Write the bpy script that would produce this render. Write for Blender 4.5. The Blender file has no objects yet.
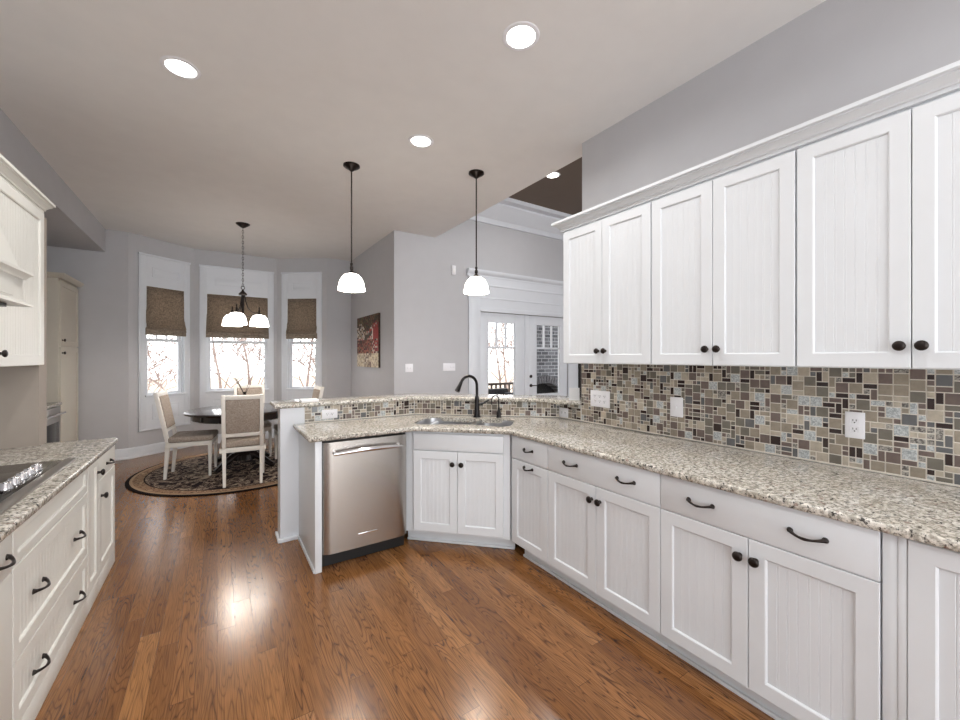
import bpy, bmesh, math, random
from math import sin, cos, pi, radians, hypot, atan2
from mathutils import Vector, Matrix
from mathutils.geometry import tessellate_polygon
sc = bpy.context.scene
COL = sc.collection
# ------------------------------------------------------------ camera, world, light, exposure
TH = math.atan(263 / 400)
cd = bpy.data.cameras.new('camera')
cam = bpy.data.objects.new('camera', cd)
COL.objects.link(cam)
cd.sensor_width = 36
cd.lens = 36 * 400 / 960
cd.shift_y = -2.5 / 960
cd.clip_start = 0.05
cam.location = (0, 0, 1.45)
cam.rotation_euler = (pi / 2, 0, -TH)
sc.camera = cam
sc.view_settings.view_transform = 'Standard'
sc.view_settings.look = 'None'
sc.view_settings.gamma = 1
sc.view_settings.use_curve_mapping = False
sc.view_settings.exposure = 0.46
w = bpy.data.worlds.new('sky')
sc.world = w
w.use_nodes = True
bg = w.node_tree.nodes['Background']
bg.inputs[0].default_value = (0.975, 0.985, 1.0, 1)
bg.inputs[1].default_value = 3.3
CAN_W = 9.0
PEND_W = 5.0


def lamp(name, loc, watts, size, col=(1, 0.97, 0.94), spread=160):
    l = bpy.data.lights.new(name, 'AREA')
    l.shape = 'DISK'
    l.size = size
    l.energy = watts
    l.color = col
    l.spread = radians(spread)
    o = bpy.data.objects.new(name, l)
    o.location = loc
    COL.objects.link(o)
    return o


def bulb(name, loc, watts, r=0.03, col=(1, 0.95, 0.9)):
    l = bpy.data.lights.new(name, 'POINT')
    l.energy = watts
    l.shadow_soft_size = r
    l.color = col
    o = bpy.data.objects.new(name, l)
    o.location = loc
    COL.objects.link(o)
    return o


# ------------------------------------------------------------ materials
def lin(c):
    return tuple(((v / 255) / 12.92 if v / 255 <= 0.04045 else ((v / 255 + 0.055) / 1.055) ** 2.4) for v in c) + (1,)


class NT:
    def __init__(s, name):
        s.m = bpy.data.materials.new(name)
        s.m.use_nodes = True
        s.t = s.m.node_tree
        s.b = s.t.nodes['Principled BSDF']
        s.out = s.t.nodes['Material Output']

    def n(s, typ, **kw):
        nd = s.t.nodes.new(typ)
        for k, v in kw.items():
            if k.startswith('i_'):
                key = k[2:]
                key = int(key) if key.isdigit() else key.replace('_', ' ')
                sock = nd.inputs[key]
                if hasattr(v, 'is_linked') or isinstance(v, bpy.types.NodeSocket):
                    s.t.links.new(v, sock)
                else:
                    sock.default_value = v
            else:
                setattr(nd, k, v)
        return nd

    def math(s, op, a, b=0.0, c=None):
        nd = s.t.nodes.new('ShaderNodeMath')
        nd.operation = op
        for i, v in enumerate((a, b) if c is None else (a, b, c)):
            if isinstance(v, bpy.types.NodeSocket):
                s.t.links.new(v, nd.inputs[i])
            else:
                nd.inputs[i].default_value = v
        return nd.outputs[0]

    def ramp(s, fac, stops, const=False):
        nd = s.t.nodes.new('ShaderNodeValToRGB')
        if const:
            nd.color_ramp.interpolation = 'CONSTANT'
        els = nd.color_ramp.elements
        while len(els) < len(stops):
            els.new(0.5)
        for e, (p, c) in zip(els, stops):
            e.position = p
            e.color = c if len(c) == 4 else tuple(c) + (1,)
        s.t.links.new(fac, nd.inputs[0])
        return nd.outputs[0]

    def mix(s, fac, a, b, mode='MIX'):
        nd = s.t.nodes.new('ShaderNodeMix')
        nd.data_type = 'RGBA'
        nd.blend_type = mode
        for i, v in ((0, fac), (6, a), (7, b)):
            if isinstance(v, bpy.types.NodeSocket):
                s.t.links.new(v, nd.inputs[i])
            else:
                nd.inputs[i].default_value = v
        return nd.outputs[2]

    def link(s, a, b):
        s.t.links.new(a, b)

    def bump(s, h, strength=0.3, dist=0.002):
        nd = s.n('ShaderNodeBump', i_Strength=strength, i_Distance=dist)
        s.link(h, nd.inputs['Height'])
        s.link(nd.outputs[0], s.b.inputs['Normal'])


def simple(name, rgb, rough=0.5, metal=0.0, var=0.04, scale=6.0, bump=0.0, bscale=80, spec=0.5, coat=0.0):
    t = NT(name)
    co = t.n('ShaderNodeTexCoord').outputs['Object']
    nz = t.n('ShaderNodeTexNoise', i_Scale=scale, i_Detail=3.0)
    t.link(co, nz.inputs['Vector'])
    c = lin(rgb)
    lo = tuple(max(0, v * (1 - var)) for v in c[:3]) + (1,)
    hi = tuple(min(1, v * (1 + var)) for v in c[:3]) + (1,)
    t.link(t.ramp(nz.outputs[0], [(0.3, lo), (0.7, hi)]), t.b.inputs['Base Color'])
    t.b.inputs['Roughness'].default_value = rough
    t.b.inputs['Metallic'].default_value = metal
    t.b.inputs['Specular IOR Level'].default_value = spec
    t.b.inputs['Coat Weight'].default_value = coat
    if bump:
        n2 = t.n('ShaderNodeTexNoise', i_Scale=float(bscale), i_Detail=2.0)
        t.link(co, n2.inputs['Vector'])
        t.bump(n2.outputs[0], bump, 0.001)
    return t.m


def emit(name, rgb, strength):
    t = NT(name)
    t.b.inputs['Base Color'].default_value = lin(rgb)
    t.b.inputs['Emission Color'].default_value = lin(rgb)
    t.b.inputs['Emission Strength'].default_value = strength
    t.b.inputs['Roughness'].default_value = 0.3
    return t.m


def m_floor():
    t = NT('oak planks')
    co = t.n('ShaderNodeTexCoord').outputs['Object']
    sp = t.n('ShaderNodeSeparateXYZ')
    t.link(co, sp.inputs[0])
    X, Y = sp.outputs[0], sp.outputs[1]
    W, LN = 0.083, 1.45
    xi = t.math('DIVIDE', X, W)
    row = t.math('FLOOR', xi)
    fx = t.math('FRACT', xi)
    r1 = t.n('ShaderNodeTexWhiteNoise', noise_dimensions='1D')
    t.link(row, r1.inputs['W'])
    yi = t.math('ADD', t.math('DIVIDE', Y, LN), t.math('MULTIPLY', r1.outputs['Value'], 7.3))
    seg = t.math('FLOOR', yi)
    fy = t.math('FRACT', yi)
    cv = t.n('ShaderNodeCombineXYZ')
    t.link(row, cv.inputs[0])
    t.link(seg, cv.inputs[1])
    r2 = t.n('ShaderNodeTexWhiteNoise', noise_dimensions='2D')
    t.link(cv.outputs[0], r2.inputs['Vector'])
    rc = t.n('ShaderNodeSeparateColor')
    t.link(r2.outputs['Color'], rc.inputs[0])
    # grain coordinates, shifted per board
    gx = t.math('ADD', t.math('MULTIPLY', X, 11.0), t.math('MULTIPLY', rc.outputs[0], 60.0))
    gy = t.math('ADD', t.math('MULTIPLY', Y, 1.05), t.math('MULTIPLY', rc.outputs[1], 40.0))
    gv = t.n('ShaderNodeCombineXYZ')
    t.link(gx, gv.inputs[0])
    t.link(gy, gv.inputs[1])
    nz = t.n('ShaderNodeTexNoise', i_Scale=1.0, i_Detail=2.0, i_Roughness=0.5)
    t.link(gv.outputs[0], nz.inputs['Vector'])
    ring = t.math('FRACT', t.math('MULTIPLY', nz.outputs[0], 22.0))
    tri = t.math('ABSOLUTE', t.math('SUBTRACT', t.math('MULTIPLY', ring, 2.0), 1.0))
    line = t.math('POWER', tri, 4.0)
    gv2 = t.n('ShaderNodeCombineXYZ')
    t.link(t.math('MULTIPLY', gx, 28.0), gv2.inputs[0])
    t.link(t.math('MULTIPLY', gy, 5.0), gv2.inputs[1])
    fine = t.n('ShaderNodeTexNoise', i_Scale=1.0, i_Detail=3.0)
    t.link(gv2.outputs[0], fine.inputs['Vector'])
    base = t.ramp(rc.outputs[2], [(0.0, lin((120, 78, 42))), (0.3, lin((134, 90, 50))), (0.75, lin((145, 99, 57))), (1.0, lin((158, 112, 68)))])
    fcol = t.ramp(fine.outputs[0], [(0.3, (0.44, 0.40, 0.36, 1)), (0.55, (1.05, 1.05, 1.05, 1)), (0.75, (1.2, 1.2, 1.2, 1))])
    c1 = t.mix(0.8, base, fcol, 'MULTIPLY')
    # knots and dark streaks
    kn = t.n('ShaderNodeTexNoise', i_Scale=0.33, i_Detail=1.0)
    t.link(gv.outputs[0], kn.inputs['Vector'])
    lf = t.math('MULTIPLY', line, t.ramp(kn.outputs[0], [(0.38, (0.35, 0.35, 0.35, 1)), (0.6, (1, 1, 1, 1))]))
    c2 = t.mix(lf, c1, lin((50, 26, 12)))
    e1 = t.math('LESS_THAN', fx, 0.018)
    e2 = t.math('LESS_THAN', fy, 0.0016)
    seam = t.math('MAXIMUM', e1, e2)
    c3 = t.mix(t.math('MULTIPLY', seam, 0.75), c2, lin((48, 24, 10)))
    t.link(c3, t.b.inputs['Base Color'])
    rg = t.ramp(fine.outputs[0], [(0.3, (0.25, 0.25, 0.25, 1)), (0.7, (0.18, 0.18, 0.18, 1))])
    t.link(rg, t.b.inputs['Roughness'])
    h = t.math('SUBTRACT', 1.0, t.math('ADD', t.math('MULTIPLY', line, 0.25), seam))
    wv = t.n('ShaderNodeTexNoise', i_Scale=7.0, i_Detail=1.0)
    t.link(co, wv.inputs['Vector'])
    t.bump(t.math('ADD', h, t.math('MULTIPLY', wv.outputs[0], 1.5)), 0.22, 0.0012)
    return t.m


def m_granite():
    t = NT('speckled granite')
    co = t.n('ShaderNodeTexCoord').outputs['Object']
    n1 = t.n('ShaderNodeTexNoise', i_Scale=7.0, i_Detail=4.0)
    n2 = t.n('ShaderNodeTexNoise', i_Scale=50.0, i_Detail=5.0, i_Roughness=0.65)
    n3 = t.n('ShaderNodeTexNoise', i_Scale=75.0, i_Detail=3.0, i_Distortion=0.5, i_Roughness=0.6)
    n4 = t.n('ShaderNodeTexNoise', i_Scale=33.0, i_Detail=2.0)
    n5 = t.n('ShaderNodeTexNoise', i_Scale=120.0, i_Detail=2.0)
    for n_ in (n1, n2, n3, n4, n5):
        t.link(co, n_.inputs['Vector'])
    a = t.ramp(n1.outputs[0], [(0.35, lin((212, 206, 194))), (0.65, lin((226, 222, 214)))])
    b = t.ramp(n2.outputs[0], [(0.44, (0, 0, 0, 1)), (0.56, (1, 1, 1, 1))])
    c = t.mix(t.math('MULTIPLY', b, 0.8), a, lin((143, 138, 126)))
    e = t.ramp(n5.outputs[0], [(0.56, (0, 0, 0, 1)), (0.62, (1, 1, 1, 1))])
    c = t.mix(t.math('MULTIPLY', e, 0.45), c, lin((96, 90, 82)))
    d = t.ramp(n3.outputs[0], [(0.575, (0, 0, 0, 1)), (0.62, (1, 1, 1, 1))])
    c = t.mix(t.math('MULTIPLY', d, 0.92), c, lin((46, 43, 42)))
    g = t.ramp(n4.outputs[0], [(0.64, (0, 0, 0, 1)), (0.70, (1, 1, 1, 1))])
    c = t.mix(t.math('MULTIPLY', g, 0.55), c, lin((120, 82, 68)))
    t.link(c, t.b.inputs['Base Color'])
    t.b.inputs['Roughness'].default_value = 0.1
    return t.m


def m_steel(name='brushed steel', rgb=(190, 186, 182), rough=0.3, axis=2):
    t = NT(name)
    co = t.n('ShaderNodeTexCoord').outputs['Object']
    mp = t.n('ShaderNodeMapping')
    mp.inputs['Scale'].default_value = (3, 3, 400) if axis == 2 else (400, 400, 3)
    t.link(co, mp.inputs[0])
    nz = t.n('ShaderNodeTexNoise', i_Scale=1.0, i_Detail=2.0)
    t.link(mp.outputs[0], nz.inputs['Vector'])
    t.link(t.ramp(nz.outputs[0], [(0.3, tuple(v * 0.9 for v in lin(rgb)[:3]) + (1,)), (0.7, lin(rgb))]), t.b.inputs['Base Color'])
    t.b.inputs['Metallic'].default_value = 1
    t.b.inputs['Roughness'].default_value = rough
    t.bump(nz.outputs[0], 0.05, 0.0005)
    return t.m


def m_fabric(name, rgb, rgb2, scale=220):
    t = NT(name)
    co = t.n('ShaderNodeTexCoord').outputs['Object']
    mp = t.n('ShaderNodeMapping')
    mp.inputs['Scale'].default_value = (1.0, 1.0, 0.25)
    t.link(co, mp.inputs[0])
    nz = t.n('ShaderNodeTexNoise', i_Scale=float(scale), i_Detail=3.0)
    t.link(mp.outputs[0], nz.inputs['Vector'])
    mp2 = t.n('ShaderNodeMapping')
    mp2.inputs['Scale'].default_value = (0.25, 0.25, 1.0)
    t.link(co, mp2.inputs[0])
    nz2 = t.n('ShaderNodeTexNoise', i_Scale=float(scale), i_Detail=3.0)
    t.link(mp2.outputs[0], nz2.inputs['Vector'])
    f = t.math('MULTIPLY', t.math('ADD', nz.outputs[0], nz2.outputs[0]), 0.5)
    t.link(t.ramp(f, [(0.4, lin(rgb)), (0.6, lin(rgb2))]), t.b.inputs['Base Color'])
    t.b.inputs['Roughness'].default_value = 0.9
    t.b.inputs['Specular IOR Level'].default_value = 0.15
    t.bump(f, 0.5, 0.001)
    return t.m


def m_glass():
    t = NT('window glass')
    tr = t.n('ShaderNodeBsdfTransparent')
    gl = t.n('ShaderNodeBsdfGlossy', i_Roughness=0.02)
    fr = t.n('ShaderNodeFresnel', i_IOR=1.45)
    nz = t.n('ShaderNodeTexNoise', i_Scale=2.0)
    t.link(t.ramp(nz.outputs[0], [(0, (0.97, 0.98, 0.98, 1)), (1, (1, 1, 1, 1))]), tr.inputs[0])
    ms = t.n('ShaderNodeMixShader')
    ge = t.n('ShaderNodeNewGeometry')
    t.link(t.math('MULTIPLY', fr.outputs[0], t.math('SUBTRACT', 1.0, ge.outputs['Backfacing'])), ms.inputs[0])
    t.link(tr.outputs[0], ms.inputs[1])
    t.link(gl.outputs[0], ms.inputs[2])
    t.link(ms.outputs[0], t.out.inputs[0])
    return t.m


def m_rug():
    t = NT('woven rug')
    co = t.n('ShaderNodeTexCoord').outputs['Object']
    sp = t.n('ShaderNodeSeparateXYZ')
    t.link(co, sp.inputs[0])
    r = t.math('SQRT', t.math('ADD', t.math('POWER', sp.outputs[0], 2.0), t.math('POWER', sp.outputs[1], 2.0)))
    v = t.n('ShaderNodeTexVoronoi', i_Scale=9.0)
    n1 = t.n('ShaderNodeTexNoise', i_Scale=8.0, i_Detail=4.0, i_Distortion=1.5)
    for q in (v, n1):
        t.link(co, q.inputs['Vector'])
    pat = t.ramp(n1.outputs[0], [(0.40, lin((44, 36, 38))), (0.45, lin((92, 74, 68))), (0.49, lin((176, 156, 136))), (0.54, lin((60, 48, 50))), (0.60, lin((190, 172, 150)))], True)
    pat = t.mix(t.ramp(v.outputs['Distance'], [(0.25, (0.75, 0.75, 0.75, 1)), (0.45, (0, 0, 0, 1))]), pat, lin((44, 34, 34)))
    n2 = t.n('ShaderNodeTexNoise', i_Scale=22.0, i_Detail=3.0)
    t.link(co, n2.inputs['Vector'])
    bord = t.ramp(n2.outputs[0], [(0.45, lin((150, 122, 98))), (0.52, lin((90, 66, 54))), (0.58, lin((176, 152, 124)))], True)
    rn = t.math('DIVIDE', r, 1.19)
    m1 = t.math('GREATER_THAN', rn, 0.86)
    c = t.mix(m1, pat, bord)
    m2 = t.math('MULTIPLY', t.math('GREATER_THAN', rn, 0.85), t.math('LESS_THAN', rn, 0.862))
    c = t.mix(m2, c, lin((30, 22, 22)))
    m3 = t.math('GREATER_THAN', rn, 0.968)
    c = t.mix(m3, c, lin((26, 18, 18)))
    m4 = t.math('MULTIPLY', t.math('GREATER_THAN', rn, 0.945), t.math('LESS_THAN', rn, 0.968))
    c = t.mix(m4, c, lin((176, 150, 122)))
    t.link(c, t.b.inputs['Base Color'])
    t.b.inputs['Roughness'].default_value = 0.95
    t.b.inputs['Specular IOR Level'].default_value = 0.1
    return t.m


def m_brick():
    t = NT('grey brick')
    co = t.n('ShaderNodeTexCoord').outputs['Object']
    mp = t.n('ShaderNodeMapping')
    mp.inputs['Rotation'].default_value = (pi / 2, 0, 0)
    t.link(co, mp.inputs[0])
    b = t.n('ShaderNodeTexBrick', i_Scale=1.0, i_Brick_Width=0.22, i_Row_Height=0.085, i_Mortar_Size=0.008)
    b.inputs['Color1'].default_value = lin((120, 122, 128))
    b.inputs['Color2'].default_value = lin((78, 80, 86))
    b.inputs['Mortar'].default_value = lin((176, 178, 182))
    t.link(mp.outputs[0], b.inputs['Vector'])
    t.link(b.outputs[0], t.b.inputs['Base Color'])
    t.b.inputs['Roughness'].default_value = 0.9
    return t.m


def m_attr(name):
    t = NT(name)
    a = t.n('ShaderNodeAttribute', attribute_name='Col')
    co = t.n('ShaderNodeTexCoord').outputs['Object']
    nz = t.n('ShaderNodeTexNoise', i_Scale=60.0, i_Detail=3.0)
    t.link(co, nz.inputs['Vector'])
    f = t.ramp(nz.outputs[0], [(0.3, (0.6, 0.6, 0.6, 1)), (0.7, (1.25, 1.25, 1.25, 1))])
    t.link(t.mix(0.8, a.outputs[0], f, 'MULTIPLY'), t.b.inputs['Base Color'])
    t.b.inputs['Roughness'].default_value = 0.6
    return t.m


def m_marble(name, c1, c2, rough):
    t = NT(name)
    co = t.n('ShaderNodeTexCoord').outputs['Object']
    nz = t.n('ShaderNodeTexNoise', i_Scale=110.0, i_Detail=4.0, i_Distortion=1.0)
    t.link(co, nz.inputs['Vector'])
    t.link(t.ramp(nz.outputs[0], [(0.4, lin(c1)), (0.58, lin(c2))]), t.b.inputs['Base Color'])
    t.b.inputs['Roughness'].default_value = rough
    return t.m


M = dict(
    floor=m_floor(), granite=m_granite(), steel=m_steel(), steelv=m_steel('stainless panel', (184, 180, 175), 0.27, 0),
    chrome=simple('polished chrome', (225, 225, 228), 0.12, 1.0),
    wall=simple('grey wall paint', (191, 191, 194), 0.75, bump=0.05, bscale=250, spec=0.25, var=0.015),
    ceil=simple('ceiling paint', (230, 228, 226), 0.9, bump=0.05, bscale=250, spec=0.1, var=0.015),
    taupe=simple('shade toned wall paint', (164, 154, 144), 0.7, var=0.03),  # wall paint darkened to taupe, shade under the cabinets put into the colour
    brown=simple('unlit ceiling tone', (112, 99, 88), 0.85, var=0.02),  # dark tone holds the unlit look of the next room's ceiling
    trim=simple('white trim paint', (222, 226, 232), 0.35, var=0.01),
    cab=simple('white cabinet paint', (222, 226, 230), 0.38, var=0.012),
    cream=simple('cream cabinet paint', (206, 200, 186), 0.4, var=0.012),
    warm=simple('warm white cabinet paint', (228, 228, 222), 0.38, var=0.012),
    bronze=simple('oil rubbed bronze', (44, 38, 36), 0.32, 0.7),
    blackm=simple('black faucet finish', (30, 28, 29), 0.28, 0.5),
    black=simple('black plastic', (16, 16, 17), 0.4),
    glassblack=simple('black glass', (14, 12, 11), 0.08, spec=0.3),
    plate=simple('white plate plastic', (236, 236, 240), 0.35, var=0.01),
    shade=m_fabric('woven shade fabric', (120, 108, 96), (168, 154, 139), 150),
    linen=m_fabric('linen upholstery', (142, 130, 120), (182, 170, 158), 200),
    chairw=simple('white chair paint', (236, 233, 226), 0.4, var=0.02),
    tablew=simple('espresso wood', (34, 27, 26), 0.16, var=0.2, coat=0.4),
    rug=m_rug(), glass=m_glass(), brick=m_brick(), art=m_attr('painted canvas'),
    grout=simple('cream grout', (228, 222, 212), 0.8, var=0.05),
    opal=emit('opal glass lit', (255, 248, 240), 6.0), canlens=emit('lit lens', (255, 252, 246), 7.0),
    bark=simple('pale bark', (140, 124, 118), 0.9, var=0.2), paper=simple('white paper', (240, 240, 240), 0.7),
    ground=simple('leaf litter', (170, 156, 140), 1.0, var=0.2, scale=3), deck=simple('deck boards', (110, 98, 88), 0.8, var=0.2),
    rail=simple('dark railing', (74, 56, 46), 0.6), sofa=simple('dark wicker', (46, 46, 50), 0.8, var=0.3, scale=60),
    soot=simple('firebox soot', (18, 18, 20), 0.9), house=simple('blue grey siding', (120, 130, 150), 0.8),
    twig=simple('brown twig', (52, 42, 34), 0.8), dark=simple('dark brown stain', (36, 30, 28), 0.5),
)
TILE = [simple('taupe tile', (150, 140, 125), 0.35, var=0.12, scale=50), simple('olive grey tile', (118, 113, 103), 0.12, var=0.1, scale=30),
        simple('mauve brown tile', (112, 98, 92), 0.3, var=0.12, scale=50), simple('dark brown glass tile', (54, 42, 40), 0.1, var=0.1),
        m_marble('pale marble tile', (150, 156, 158), (208, 212, 212), 0.3), simple('slate glass tile', (104, 105, 106), 0.1, var=0.1, scale=30),
        simple('beige stone tile', (182, 172, 156), 0.45, var=0.12, scale=60), m_marble('pitted dark stone tile', (84, 80, 76), (176, 172, 164), 0.4)]
TW = [6, 5, 5, 3.2, 3.2, 2.2, 4, 1.6]


# ------------------------------------------------------------ mesh helpers
def fin(name, bm, mat, parent=None, ang=35, loc=None, rz=None):
    bmesh.ops.recalc_face_normals(bm, faces=bm.faces)
    me = bpy.data.meshes.new(name)
    bm.to_mesh(me)
    bm.free()
    for p in me.polygons:
        p.use_smooth = True
    me.set_sharp_from_angle(angle=radians(ang))
    for m_ in (mat if isinstance(mat, (list, tuple)) else [mat]):
        me.materials.append(M[m_] if isinstance(m_, str) else m_)
    o = bpy.data.objects.new(name, me)
    COL.objects.link(o)
    if parent is not None:
        o.parent = parent
    if loc is not None:
        o.location = loc
    if rz is not None:
        o.rotation_euler = (0, 0, rz)
    return o


def box(bm, x0, x1, y0, y1, z0, z1, bev=0.0, mi=0, seg=2, mtx=None):
    g = bmesh.ops.create_cube(bm, size=1)
    vs = g['verts']
    for v in vs:
        v.co = Vector((x0 + (v.co.x + 0.5) * (x1 - x0), y0 + (v.co.y + 0.5) * (y1 - y0), z0 + (v.co.z + 0.5) * (z1 - z0)))
    fs = set(f for v in vs for f in v.link_faces)
    if bev > 0:
        es = list(set(e for v in vs for e in v.link_edges))
        r = bmesh.ops.bevel(bm, geom=es, offset=bev, segments=seg, profile=0.5, affect='EDGES')
        fs = set(r['faces']) | set(f for f in fs if f.is_valid)
        vs = list(set(v for f in fs for v in f.verts))
    for f in fs:
        f.material_index = mi
    if mtx is not None:
        for v in vs:
            v.co = mtx @ v.co
    return vs


def tube(bm, pts, rad, n=10, caps=True, mi=0):
    pts = [Vector(p) for p in pts]
    if not isinstance(rad, (list, tuple)):
        rad = [rad] * len(pts)
    rings = []
    up = None
    for i, p in enumerate(pts):
        d = (pts[min(i + 1, len(pts) - 1)] - pts[max(i - 1, 0)])
        d.normalize()
        if up is None:
            up = Vector((0, 0, 1)) if abs(d.z) < 0.9 else Vector((1, 0, 0))
        a = up - d * up.dot(d)
        if a.length < 1e-4:
            a = d.orthogonal()
        a.normalize()
        up = a
        b = d.cross(a)
        rings.append([bm.verts.new(p + (a * cos(2 * pi * k / n) + b * sin(2 * pi * k / n)) * rad[i]) for k in range(n)])
    for i in range(len(rings) - 1):
        for k in range(n):
            f = bm.faces.new((rings[i][k], rings[i][(k + 1) % n], rings[i + 1][(k + 1) % n], rings[i + 1][k]))
            f.material_index = mi
    if caps:
        bm.faces.new(rings[0][::-1]).material_index = mi
        bm.faces.new(rings[-1]).material_index = mi


def lathe(bm, prof, n=24, c=(0, 0, 0), mtx=None, sx=1.0, sy=1.0, mi=0):
    rings = []
    for r, z in prof:
        if r < 1e-5:
            v = Vector((0, 0, z))
            v = (mtx @ v if mtx else v) + Vector(c)
            rings.append([bm.verts.new(v)])
        else:
            rg = []
            for k in range(n):
                v = Vector((r * cos(2 * pi * k / n) * sx, r * sin(2 * pi * k / n) * sy, z))
                v = (mtx @ v if mtx else v) + Vector(c)
                rg.append(bm.verts.new(v))
            rings.append(rg)
    for a, b in zip(rings[:-1], rings[1:]):
        for k in range(n):
            k2 = (k + 1) % n
            if len(a) == 1 and len(b) == 1:
                continue
            if len(a) == 1:
                f = bm.faces.new((a[0], b[k2], b[k]))
            elif len(b) == 1:
                f = bm.faces.new((a[k], a[k2], b[0]))
            else:
                f = bm.faces.new((a[k], a[k2], b[k2], b[k]))
            f.material_index = mi


def offs(poly, d):
    # inward offset of a counter-clockwise polygon
    n = len(poly)
    out = []
    for i in range(n):
        p0, p1, p2 = Vector(poly[i - 1]), Vector(poly[i]), Vector(poly[(i + 1) % n])
        a = (p1 - p0).normalized()
        b = (p2 - p1).normalized()
        na, nb = Vector((-a.y, a.x)), Vector((-b.y, b.x))
        m_ = (na + nb)
        m_ = m_ / max(0.2, (1 + na.dot(nb)))
        out.append(tuple(p1 + m_ * d))
    return out


def area(poly):
    return sum(poly[i - 1][0] * poly[i][1] - poly[i][0] * poly[i - 1][1] for i in range(len(poly))) / 2


def slab(bm, outer, z0, z1, r=0.0, holes=(), mi=0):
    if area(outer) < 0:
        outer = outer[::-1]
    if r > 0:
        prof = [(r, z0), (r * 0.3, z0 + r * 0.3), (0, z0 + r), (0, z1 - r), (r * 0.1, z1 - r * 0.55), (r * 0.45, z1 - r * 0.12), (r, z1)]
    else:
        prof = [(0, z0), (0, z1)]
    rings = []
    for d, z in prof:
        pl = offs(outer, d) if d > 0 else outer
        rings.append([bm.verts.new((p[0], p[1], z)) for p in pl])
    n = len(outer)
    for a, b in zip(rings[:-1], rings[1:]):
        for k in range(n):
            bm.faces.new((a[k], a[(k + 1) % n], b[(k + 1) % n], b[k])).material_index = mi
    hv = []
    for h in holes:
        lo = [bm.verts.new((p[0], p[1], z0)) for p in h]
        hi = [bm.verts.new((p[0], p[1], z1)) for p in h]
        for k in range(len(h)):
            k2 = (k + 1) % len(h)
            bm.faces.new((lo[k], hi[k], hi[k2], lo[k2])).material_index = mi
        hv.append((lo, hi))
    for ring, idx in ((rings[0], 0), (rings[-1], 1)):
        loops = [ring] + [h[idx] for h in hv]
        flat = [v for l in loops for v in l]
        for tri in tessellate_polygon([[v.co.copy() for v in l] for l in loops]):
            try:
                bm.faces.new([flat[i] for i in tri]).material_index = mi
            except ValueError:
                pass


def mold(bm, path, prof, mi=0, closed_prof=True):
    """sweep profile (out, z) along an xy path; 'out' is to the right of travel"""
    P = [Vector(p) for p in path]
    rings = []
    for i, p in enumerate(P):
        a = (P[i] - P[i - 1]).normalized() if i > 0 else (P[1] - P[0]).normalized()
        b = (P[i + 1] - P[i]).normalized() if i < len(P) - 1 else a
        na, nb = Vector((a.y, -a.x)), Vector((b.y, -b.x))
        m_ = (na + nb) / (1 + na.dot(nb))
        rings.append([bm.verts.new((p.x + m_.x * o, p.y + m_.y * o, z)) for o, z in prof])
    n = len(prof)
    for a, b in zip(rings[:-1], rings[1:]):
        for k in range(n if closed_prof else n - 1):
            bm.faces.new((a[k], a[(k + 1) % n], b[(k + 1) % n], b[k])).material_index = mi
    bm.faces.new(rings[0])
    bm.faces.new(rings[-1][::-1])


def thing(name, label, cat, loc=(0, 0, 0), rz=0.0, group=None):
    o = bpy.data.objects.new(name, None)
    o.empty_display_size = 0.1
    COL.objects.link(o)
    o.location = loc
    o.rotation_euler = (0, 0, rz)
    o['label'] = label
    o['category'] = cat
    if group:
        o['group'] = group
    return o


def tag(o, label, cat, group=None, kind=None):
    o['label'] = label
    o['category'] = cat
    if group:
        o['group'] = group
    if kind:
        o['kind'] = kind
    return o


def struct(name, label=None, loc=(0, 0, 0), rz=0.0):
    o = bpy.data.objects.new(name, None)
    COL.objects.link(o)
    o.location = loc
    o.rotation_euler = (0, 0, rz)
    return st(o, label)


def st(o, label=None):
    o['kind'] = 'structure'
    if label:
        o['label'] = label
        o['category'] = o.name.split('_')[0].split('.')[0]
    return o


def copy_tree(o, parent=None):
    c = o.copy()
    COL.objects.link(c)
    if parent is not None:
        c.parent = parent
    for ch in list(o.children):
        copy_tree(ch, c)
    return c


# ------------------------------------------------------------ the shell
CH = 3.24
bm = bmesh.new()
slab(bm, [(-2.5, -3), (9.0, -3), (9.0, 5.40), (2.2, 5.40), (2.2, 7.6), (1.7, 7.6), (0.95, 8.14), (-.35, 8.14), (-1.1, 7.6), (-2.5, 7.6)], -0.06, 0)
st(fin('floor', bm, 'floor'), 'oak plank floor stained warm brown')
bm = bmesh.new()
slab(bm, [(-1.3, -3), (2.72, -3), (2.72, 5.36), (2.2, 5.36), (2.2, 7.6), (1.7, 7.6), (0.95, 8.14), (-.35, 8.14), (-1.1, 7.6), (-1.3, 7.6)], CH, CH + 0.08)
st(fin('ceiling', bm, 'ceil'), 'flat kitchen ceiling')
bm = bmesh.new()
box(bm, -2.5, -1.3, -3, 7.6, 2.92, 3.32)
st(fin('ceiling_soffit', bm, 'wall'), 'dropped soffit along the left')
bm = bmesh.new()
box(bm, 2.60, 2.72, -3, 5.36, CH + 0.08, 4.0)
st(fin('wall_bulkhead', bm, 'wall'), 'wall above the kitchen ceiling edge')
bm = bmesh.new()
box(bm, 2.60, 9.0, -3, 5.5, 4.0, 4.08)
st(fin('ceiling_great_room', bm, 'brown'), 'raised ceiling of the next room, coloured dark as if unlit')
bm = bmesh.new()
box(bm, 2.55, 2.70, -3, 2.325, 0, CH)
st(fin('wall_right', bm, 'wall'), 'grey kitchen wall behind the upper cabinets')
bm = bmesh.new()
box(bm, -1.42, -1.3, -3, 3.85, 0, 2.92)
st(fin('wall_left', bm, 'wall'))
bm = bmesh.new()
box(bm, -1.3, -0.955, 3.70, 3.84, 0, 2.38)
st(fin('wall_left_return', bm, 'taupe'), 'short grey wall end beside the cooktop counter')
bm = bmesh.new()
box(bm, -2.5, -2.38, -3, 7.53, 0, 2.92)
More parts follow.
